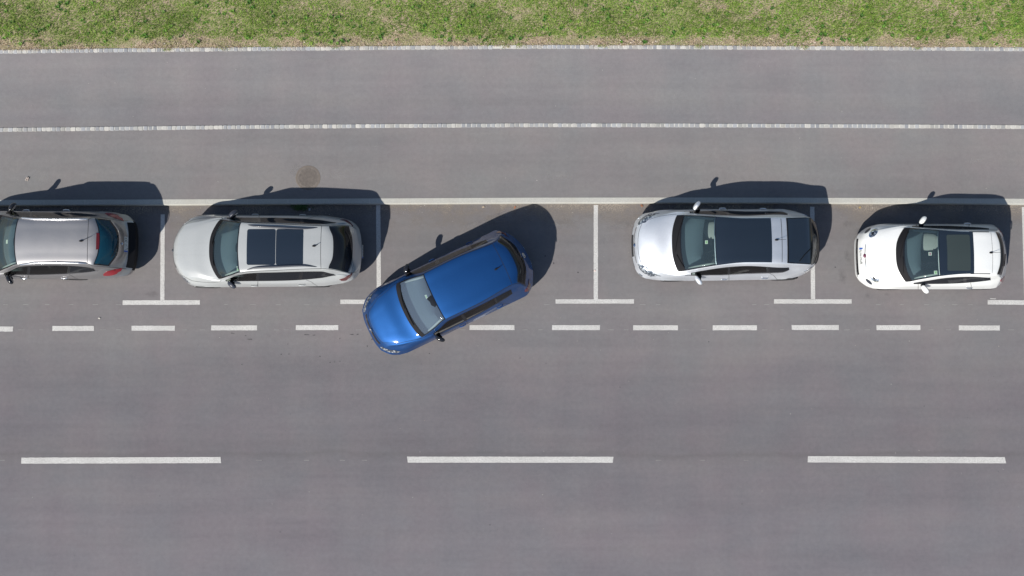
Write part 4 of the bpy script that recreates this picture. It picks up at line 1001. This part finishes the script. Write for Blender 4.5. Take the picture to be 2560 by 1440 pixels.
xa, xb = c.loc('b', 292, 660, 1.48)[0], c.loc('b', 632, 660, 1.48)[0]; yw = (c.loc('b', 450, 398, 1.47)[1] - c.loc('b', 450, 938, 1.47)[1]) / 2; c.blob('sunroof', simple('sunroof_blind', (.038, .050, .048), .12, coat=.8), st=c.rect(xa, xb, yw, .04), off=.011, rings=8, dense=3)
c.sheet('rear_window', [M['dark_glass'], M['frit']], 8.0, 9.0, -1.95, 1.95, band=(.08, .04, .06))
c.dlo([('door_window', 3.3, 5.8, 0, 0, M['dark_glass']), ('quarter_window', 5.8, 7.1, 0, 0, M['dark_glass'])])
c.mirror_pair('a', (1160, 1215), 1.0, (.068, .115, .07), R(36), M['p5'], (3.9, 4.2))
c.handle(5.95, 5.4, M['chrome'])
def ring(cx, cy, rx, ry, rot, n=14): return [(cx + rx * math.cos(k * 2 * math.pi / n) * math.cos(rot) - ry * math.sin(k * 2 * math.pi / n) * math.sin(rot), cy + rx * math.cos(k * 2 * math.pi / n) * math.sin(rot) + ry * math.sin(k * 2 * math.pi / n) * math.cos(rot)) for k in range(n)]
hl = c.blob('headlight', M['chrome'], 'a', ring(398, 1050, 84, 50, .75), off=.006, mirror=True, dense=2)
for h, sg in zip(hl, (1, -1)):
    st_ = np.array([c.st('a', *p) for p in ring(400, 1048, 64, 36, .75)]) * (1, sg); c.blob('lens', M['lens'], st=st_, off=.016, parent=h, dense=2)
    st_ = np.array([c.st('a', *p) for p in ring(390, 1045, 26, 18, .75)]) * (1, sg); c.blob('bulb', M['gloss_black'], st=st_, off=.020, parent=h, dense=2, rings=3)
c.blob('turn_light', M['rail'], 'a', ring(315, 1105, 62, 20, .7), off=.006, mirror=True, dense=2)
c.blob('tail_light', M['red_lens'], 'b', [(1080, 1095), (1105, 1060), (1140, 1018), (1148, 1045), (1130, 1100), (1100, 1118)], off=.012, mirror=True)
c.sheet('grille', M['black'], .14, .40, -2.2, 2.2, .006)
mb = MB(); c.ribbon(mb, [(.10, -2.5), (.10, 0), (.10, 2.5)], .016, .012, 0, False); mb.build('bumper_trim', M['chrome'], c.root)
c.text_plate(.82, -1.0, 1.0, .015, 'LJ 02-HOR', .10, tilt=R(30), dx=.02)
sA, _ = c.st('a', 262, 715); mb = MB(); c.ribbon(mb, [(sA, -1.35), (sA - .02, -.3)], .014, .008, 0, True); c.ribbon(mb, [(sA, -1.35), (sA - .02, -.3)], .01, .012, 1, True); mb.build('bonnet_trim', [M['rail'], M['chrome']], c.root)
v = c.PO([sA - .02], [0], .010)[0]; mesh('emblem', *ell_geo(v, (.045, .05, .014), None, 14, 6), simple('emblem_red', (.16, .05, .08), .2, coat=1), c.root)
c.antenna('b', (945, 670), 1.455, (.20, .0, .08)); c.wiper([(8.9, .0), (8.7, .5), (8.55, 1.1)], 'rear_wiper', r=.012)
c.wiper([(3.2, .3), (3.34, -.8), (3.4, -1.6)]); c.wiper([(3.2, 1.3), (3.32, .8), (3.34, .2)])
c.sticker('a', (1315, 968), .07, .085, 'paper', mat2='green_paper'); c.sticker('a', (1232, 682), .07, .08, 'paper', mat2='pink', off=-.10)

# ---- 3: blue hatchback pulling out ------------------------------------------------------------
oa, ob = (900, 660), (1120, 560)
c = Car('parked_car', 'bright blue hatchback standing askew across the bay line with its nose in the road', oa, ob, (un(1117, 0, .6)[0], un(1117, 736, .6)[1]), R(25.8), [
 ('a', (125, 995, .48), (232, 1195, .48), (290, 1265, .48), (350, 1312, .48), (440, 1350, .5), (590, 1362, .5)),
 ('a', (188, 965, .72), (315, 1170, .72), (372, 1220, .71), (430, 1262, .69), (520, 1302, .66), (680, 1338, .56)),
 ('a', (405, 860, .90), (545, 1130, .88), (590, 1195, .86), (630, 1225, .82), (690, 1262, .76), (780, 1300, .6)),
 ('a', (665, 738, 1.0), (930, 1096, .965), (1000, 1098, .95), (1020, 1108, .93), (1040, 1128, .86), (1065, 1162, .6)),
 ('a', (880, 636, 1.22), (1115, 972, 1.17), (1170, 985, 1.10), (1200, 1035, .94), (1210, 1055, .87), (1228, 1086, .6)),
 ('a', (1120, 528, 1.425), (1288, 826, 1.38), (1335, 842, 1.30), (1395, 942, .95), (1405, 960, .88), (1422, 992, .6)),
 ('b', (280, 890, 1.465), (428, 1205, 1.425), (455, 1230, 1.34), (512, 1318, .975), (528, 1342, .88), (548, 1378, .6)),
 ('b', (838, 620, 1.42), (962, 905, 1.375), (985, 958, 1.24), (1010, 1020, 1.06), (1030, 1058, .9), (1062, 1132, .6)),
 ('b', (988, 560, 1.37), (1043, 880, 1.315), (1068, 925, 1.2), (1095, 965, 1.05), (1115, 1008, .9), (1148, 1090, .62)),
 ('b', (1118, 520, 1.03), (1162, 912, 1.0), (1178, 938, .95), (1190, 958, .88), (1198, 985, .8), (1208, 1038, .62)),
 ('b', (1215, 505, .55), (1275, 850, .55), (1270, 900, .55), (1258, 945, .55), (1242, 980, .55), (1222, 1015, .57))], GROUP)
M['p3'] = paint('blue_metallic', (.007, .070, .24), metal=.8, rough=.54, dust=.0)
AX = [-1.21, 1.30]
op = [(3.26, 4.94, 0, 1.93), (8.06, 8.94, 0, 1.9), (3.6, 5.42, 3.14, 3.9), (5.50, 6.42, 3.14, 3.9), (6.47, 6.8, 3.14, 3.88)]
seams = [dict(st=[(7.0, -1.95), (7.0, 0), (7.0, 1.95)], mirror=False), dict(st=[(5.0, 2.1), (6, 2.1), (7, 2.05)], w=.014), dict(st=[(7.0, 2.05), (8, 2.2), (9.0, 2.4)], w=.008),
         dict(st=[(5.46, 4.05), (5.46, 6)]), dict(st=[(6.45, 4.05), (6.55, 5), (6.7, 6)]), dict(st=[(3.55, 4.4), (3.5, 6)]),
         dict(st=[(1.05, 2.3), (2, 2.9), (2.9, 2.3)], w=.007), dict(st=[(1.05, -2.3), (.98, 0), (1.05, 2.3)], mirror=False, w=.008),
         dict(st=[(3.3, 4.06), (5, 4.04), (6.8, 4.04)], w=.010, m=3, off=.006, n=50)]
c.body([M['p3'], M['black'], M['seam'], M['gloss_black']], op, AX, seams); c.wheels(AX, .32, R(9), inset=.165); c.interior(3, 5)
c.sheet('windscreen', [M['glass_blue'], M['frit']], 3.22, 5.0, -2.0, 2.0, band=(.05, .03, .03))
c.sheet('scuttle', M['black'], 3.0, 3.24, -2.0, 2.0, .007)
c.sheet('rear_window', [M['dark_glass'], M['frit']], 8.02, 9.0, -1.98, 1.98, band=(.06, .035, .08))
c.dlo([('door_window', 3.5, 5.46, 0, 0, M['side_glass']), ('door_window', 5.46, 6.44, 0, 0, M['side_glass']), ('quarter_window', 6.44, 6.9, 0, 0, M['dark_glass'])])
c.mirror_pair('a', (1205, 1112), .97, (.068, .125, .075), R(38), M['gloss_black'], (3.75, 4.3))
c.handle(5.3, 5.4, M['p3']); c.handle(6.45, 5.35, M['p3'])
c.blob('headlight', M['lens'], 'a', [(300, 1245), (340, 1238), (440, 1285), (520, 1290), (605, 1312), (560, 1335), (440, 1322), (340, 1280)], off=.006, mirror=True)
c.blob('tail_light', M['dark_red'], 'b', [(1150, 1015), (1185, 960), (1205, 900), (1215, 820), (1235, 900), (1225, 965), (1200, 1010)], off=.008, mirror=True)
c.sheet('grille', M['gloss_black'], .52, .8, -2.3, 2.3, .005)
mb = MB(); c.ribbon(mb, [(.5, -2.3), (.5, 0), (.5, 2.3)], .012, .008, 0, False); mb.build('grille_trim', M['chrome'], c.root)
def roundel(p, n, r, name='emblem'):
    n = Vector(n).normalized(); q = n.to_track_quat('Z', 'Y').to_matrix(); mb = MB(); k = 20
    mb.add(*tube_geo([Vector(p) + q @ Vector((r * math.cos(2 * math.pi * a / k), r * math.sin(2 * math.pi * a / k), .004)) for a in range(k + 1)], r * .13, 6, False), 0)
    for a, b in (((-.62, .6), (-.22, -.72)), ((-.22, -.72), (0, -.1)), ((0, -.1), (.22, -.72)), ((.22, -.72), (.62, .6)), ((-.3, .85), (0, .12)), ((0, .12), (.3, .85))):
        mb.add(*tube_geo([Vector(p) + q @ Vector((a[0] * r, a[1] * r, .004)), Vector(p) + q @ Vector((b[0] * r, b[1] * r, .004))], r * .09, 5), 0)
    mb.add([Vector(p) + q @ Vector((r * math.cos(2 * math.pi * a / k), r * math.sin(2 * math.pi * a / k), .001)) for a in range(k)], [tuple(range(k))], 1)
    mb.build(name, [M['chrome'], M['gloss_black']], c.root)
roundel(c.PO([.7], [0], .012)[0], (-1, 0, .55), .055); roundel(c.PO([9.22], [0], .012)[0], (1, 0, .5), .058)
c.antenna('b', (722, 678), 1.45, (.11, .0, .06), .006)
c.wiper([(8.95, .1), (8.86, .8), (8.75, 1.35)], 'rear_wiper'); c.wiper([(3.18, 1.0), (3.22, .2), (3.28, -.7)]); c.wiper([(3.18, -.2), (3.24, -1.0), (3.32, -1.7)])
c.text_plate(9.98, -.7, .7, .0, 'LJ 81-MKT', .11, tilt=R(3), rear=True, dz=-.12, dx=.012)
c.blob('sensor_cover', M['frit'], 'a', [(1002, 520), (1022, 420), (1048, 392), (1090, 470), (1150, 620), (1128, 648), (1072, 618), (1050, 570)], off=.0075)
c.sticker('a', (990, 492), .05, .09, 'paper', mat2='green_paper')

# ------------------------------------------------------------------ small things
def iron():
    m, n, l, b = newmat('cast_iron'); tc = n.new('ShaderNodeTexCoord')
    f = noise(n, l, 14, 4, .7, tc.outputs['Object'])
    l.new(ramp(n, l, f.outputs[0], [(.3, (.125, .110, .098)), (.7, (.21, .182, .16))]).outputs[0], b.inputs['Base Color']); b.inputs['Roughness'].default_value = .8
    return m
M['iron'] = iron(); M['iron_ring'] = simple('iron_ring', (.165, .14, .118), .85); M['patch'] = simple('lid_surround', (.24, .225, .215), .9)
x, y = un(770, 444.5, ZW); e = empty('manhole_cover', (x, y, ZW)); tag(e, 'round cast iron manhole cover with raised studs in the pavement', 'manhole cover')
def disc(r0, r1, z0, z1, n=48):
    V = []; F = []
    for k in range(n):
        t = 2 * math.pi * k / n; V += [(r0 * math.cos(t), r0 * math.sin(t), z0), (r1 * math.cos(t), r1 * math.sin(t), z1)]
    for k in range(n): a = 2 * k; b = 2 * ((k + 1) % n); F.append((a, a + 1, b + 1, b))
    return V, F
mb = MB(); mb.add(*disc(.27, .30, .006, .006)); mb.add(*disc(.30, .31, .006, .001)); mb.build('rim', M['iron_ring'], e, False)
mb = MB(); mb.add([(0, 0, .004)] + [(.268 * math.cos(2 * math.pi * k / 40), .268 * math.sin(2 * math.pi * k / 40), .004) for k in range(40)], [(0, 1 + k, 1 + (k + 1) % 40) for k in range(40)])
for i in range(-9, 10):
    for j in range(-9, 10):
        u, v = i * .028 + (j % 2) * .014, j * .026
        if u * u + v * v < .058: mb.add(*box_geo((u, v, .008), (.014, .014, .008), .78))
mb.build('lid', M['iron'], e, False)
# weed in the gutter behind the pale estate
stain([(770, 444.5, 56, 56, 0)], M['pale'], ZW)
x, y = un(752, 517, 0); V = []; F = []
def leafset(mbV, mbF, n, spread):
    for _ in range(n):
        a = random.uniform(0, 6.28); L = random.uniform(.03, .075); bx, by = random.gauss(0, spread), random.gauss(0, spread * .45); z0 = random.uniform(.01, .09); k = len(mbV)
        ca, sa = math.cos(a), math.sin(a); wv = L * .22
        mbV += [(bx, by, z0), (bx + ca * L * .5 - sa * wv, by + sa * L * .5 + ca * wv, z0 + .015), (bx + ca * L, by + sa * L, z0 + .005), (bx + ca * L * .5 + sa * wv, by + sa * L * .5 - ca * wv, z0 + .015)]
        mbF.append((k, k + 1, k + 2, k + 3))
leafset(V, F, 260, .10)
e = empty('weed', (x, y, 0)); tag(e, 'dark green weed growing from the gutter behind the pale grey estate car', 'weed')
mesh('foliage', V, F, simple('weed_leaf', (.05, .10, .025), .8), e, False)
mb = MB()
for k in range(7): a = k * .9; mb.add(*tube_geo([(0, 0, 0), (.05 * math.cos(a), .03 * math.sin(a), .05), (.11 * math.cos(a), .06 * math.sin(a), .08)], [.004, .003, .002], 5))
mb.build('stem', simple('weed_stem', (.10, .12, .04), .8), e)
def litter(px, py, z, size, col, label, name='litter', cat='litter', crumple=.5, grp=None):
    x, y = un(px, py, z); V = []; F = []; n = 5
    for i in range(n):
        for j in range(n): V.append(((i / (n - 1) - .5) * size[0] * random.uniform(.85, 1.1), (j / (n - 1) - .5) * size[1] * random.uniform(.85, 1.1), .006 + random.random() * crumple * min(size)))
    for i in range(n - 1):
        for j in range(n - 1): a = i * n + j; F.append((a, a + n, a + n + 1, a + 1))
    o = mesh(name, V, F, simple(name + '_mat', col, .8), smooth=False); o.location = (x, y, z); o.rotation_euler = (0, 0, random.uniform(0, 3)); tag(o, label, cat, grp)
litter(1487, 677, 0, (.045, .04), (.72, .60, .55), 'pinkish scrap of paper left of the bay line between blue and silver cars', 'paper_scrap', 'scrap')
litter(69, 447.5, ZW, (.10, .06), (.42, .36, .32), 'brown and white crumpled scrap on the pavement above the taupe estate', 'paper_scrap', 'scrap')
litter(774, 524, 0, (.07, .05), (.55, .58, .62), 'white wrapper beside the gutter weed behind the pale grey estate', 'wrapper', 'wrapper')
litter(1604, 514.5, 0, (.07, .045), (.25, .12, .07), 'rust brown leaf lying by the kerb just left of the silver hatchback', 'leaf', 'leaf')
litter(1287, 519, 0, (.06, .035), (.36, .14, .07), 'reddish leaf in the gutter above the roof of the blue hatchback', 'leaf', 'leaf')
litter(2149, 519, 0, (.05, .04), (.45, .33, .15), 'yellowish leaf by the kerb in front of the white city car', 'leaf', 'leaf')
litter(1208, 518, 0, (.06, .04), (.45, .38, .30), 'straw coloured leaf in the gutter above the rear door of the blue hatchback', 'leaf', 'leaf')
litter(249, 795.5, 0, (.05, .04), (.62, .58, .52), 'pale crumb of paper on the road between the dashed line and the taupe estate', 'paper_scrap', 'scrap')
V = []; F = []; C = []
for _ in range(420):
    px = random.uniform(-300, 2860); zone = random.random()
    if zone < .55: py = float(np.interp(px, PXS, K_BOT)) + 2 + abs(random.gauss(0, 14)); z = 0
    elif zone < .85: py = random.uniform(530, 1400); z = 0
    else: py = random.uniform(135, 485); z = ZW
    x, y = un(px, py, z); r = random.uniform(.003, .009); v, f = ell_geo((x, y, z + r * .4), (r, r * random.uniform(.6, 1), r * .6), n=6, m=4)
    k = len(V); V += v; F += [tuple(i + k for i in q) for q in f]; C += [random.choice([(.72, .70, .65), (.5, .44, .38), (.6, .57, .52), (.3, .24, .2)])] * len(v)
tag(mesh('gravel', V, F, M['sett'], cols=C), 'tiny pale stones and crumbs strewn over road and gutter', 'grit', kind='stuff')
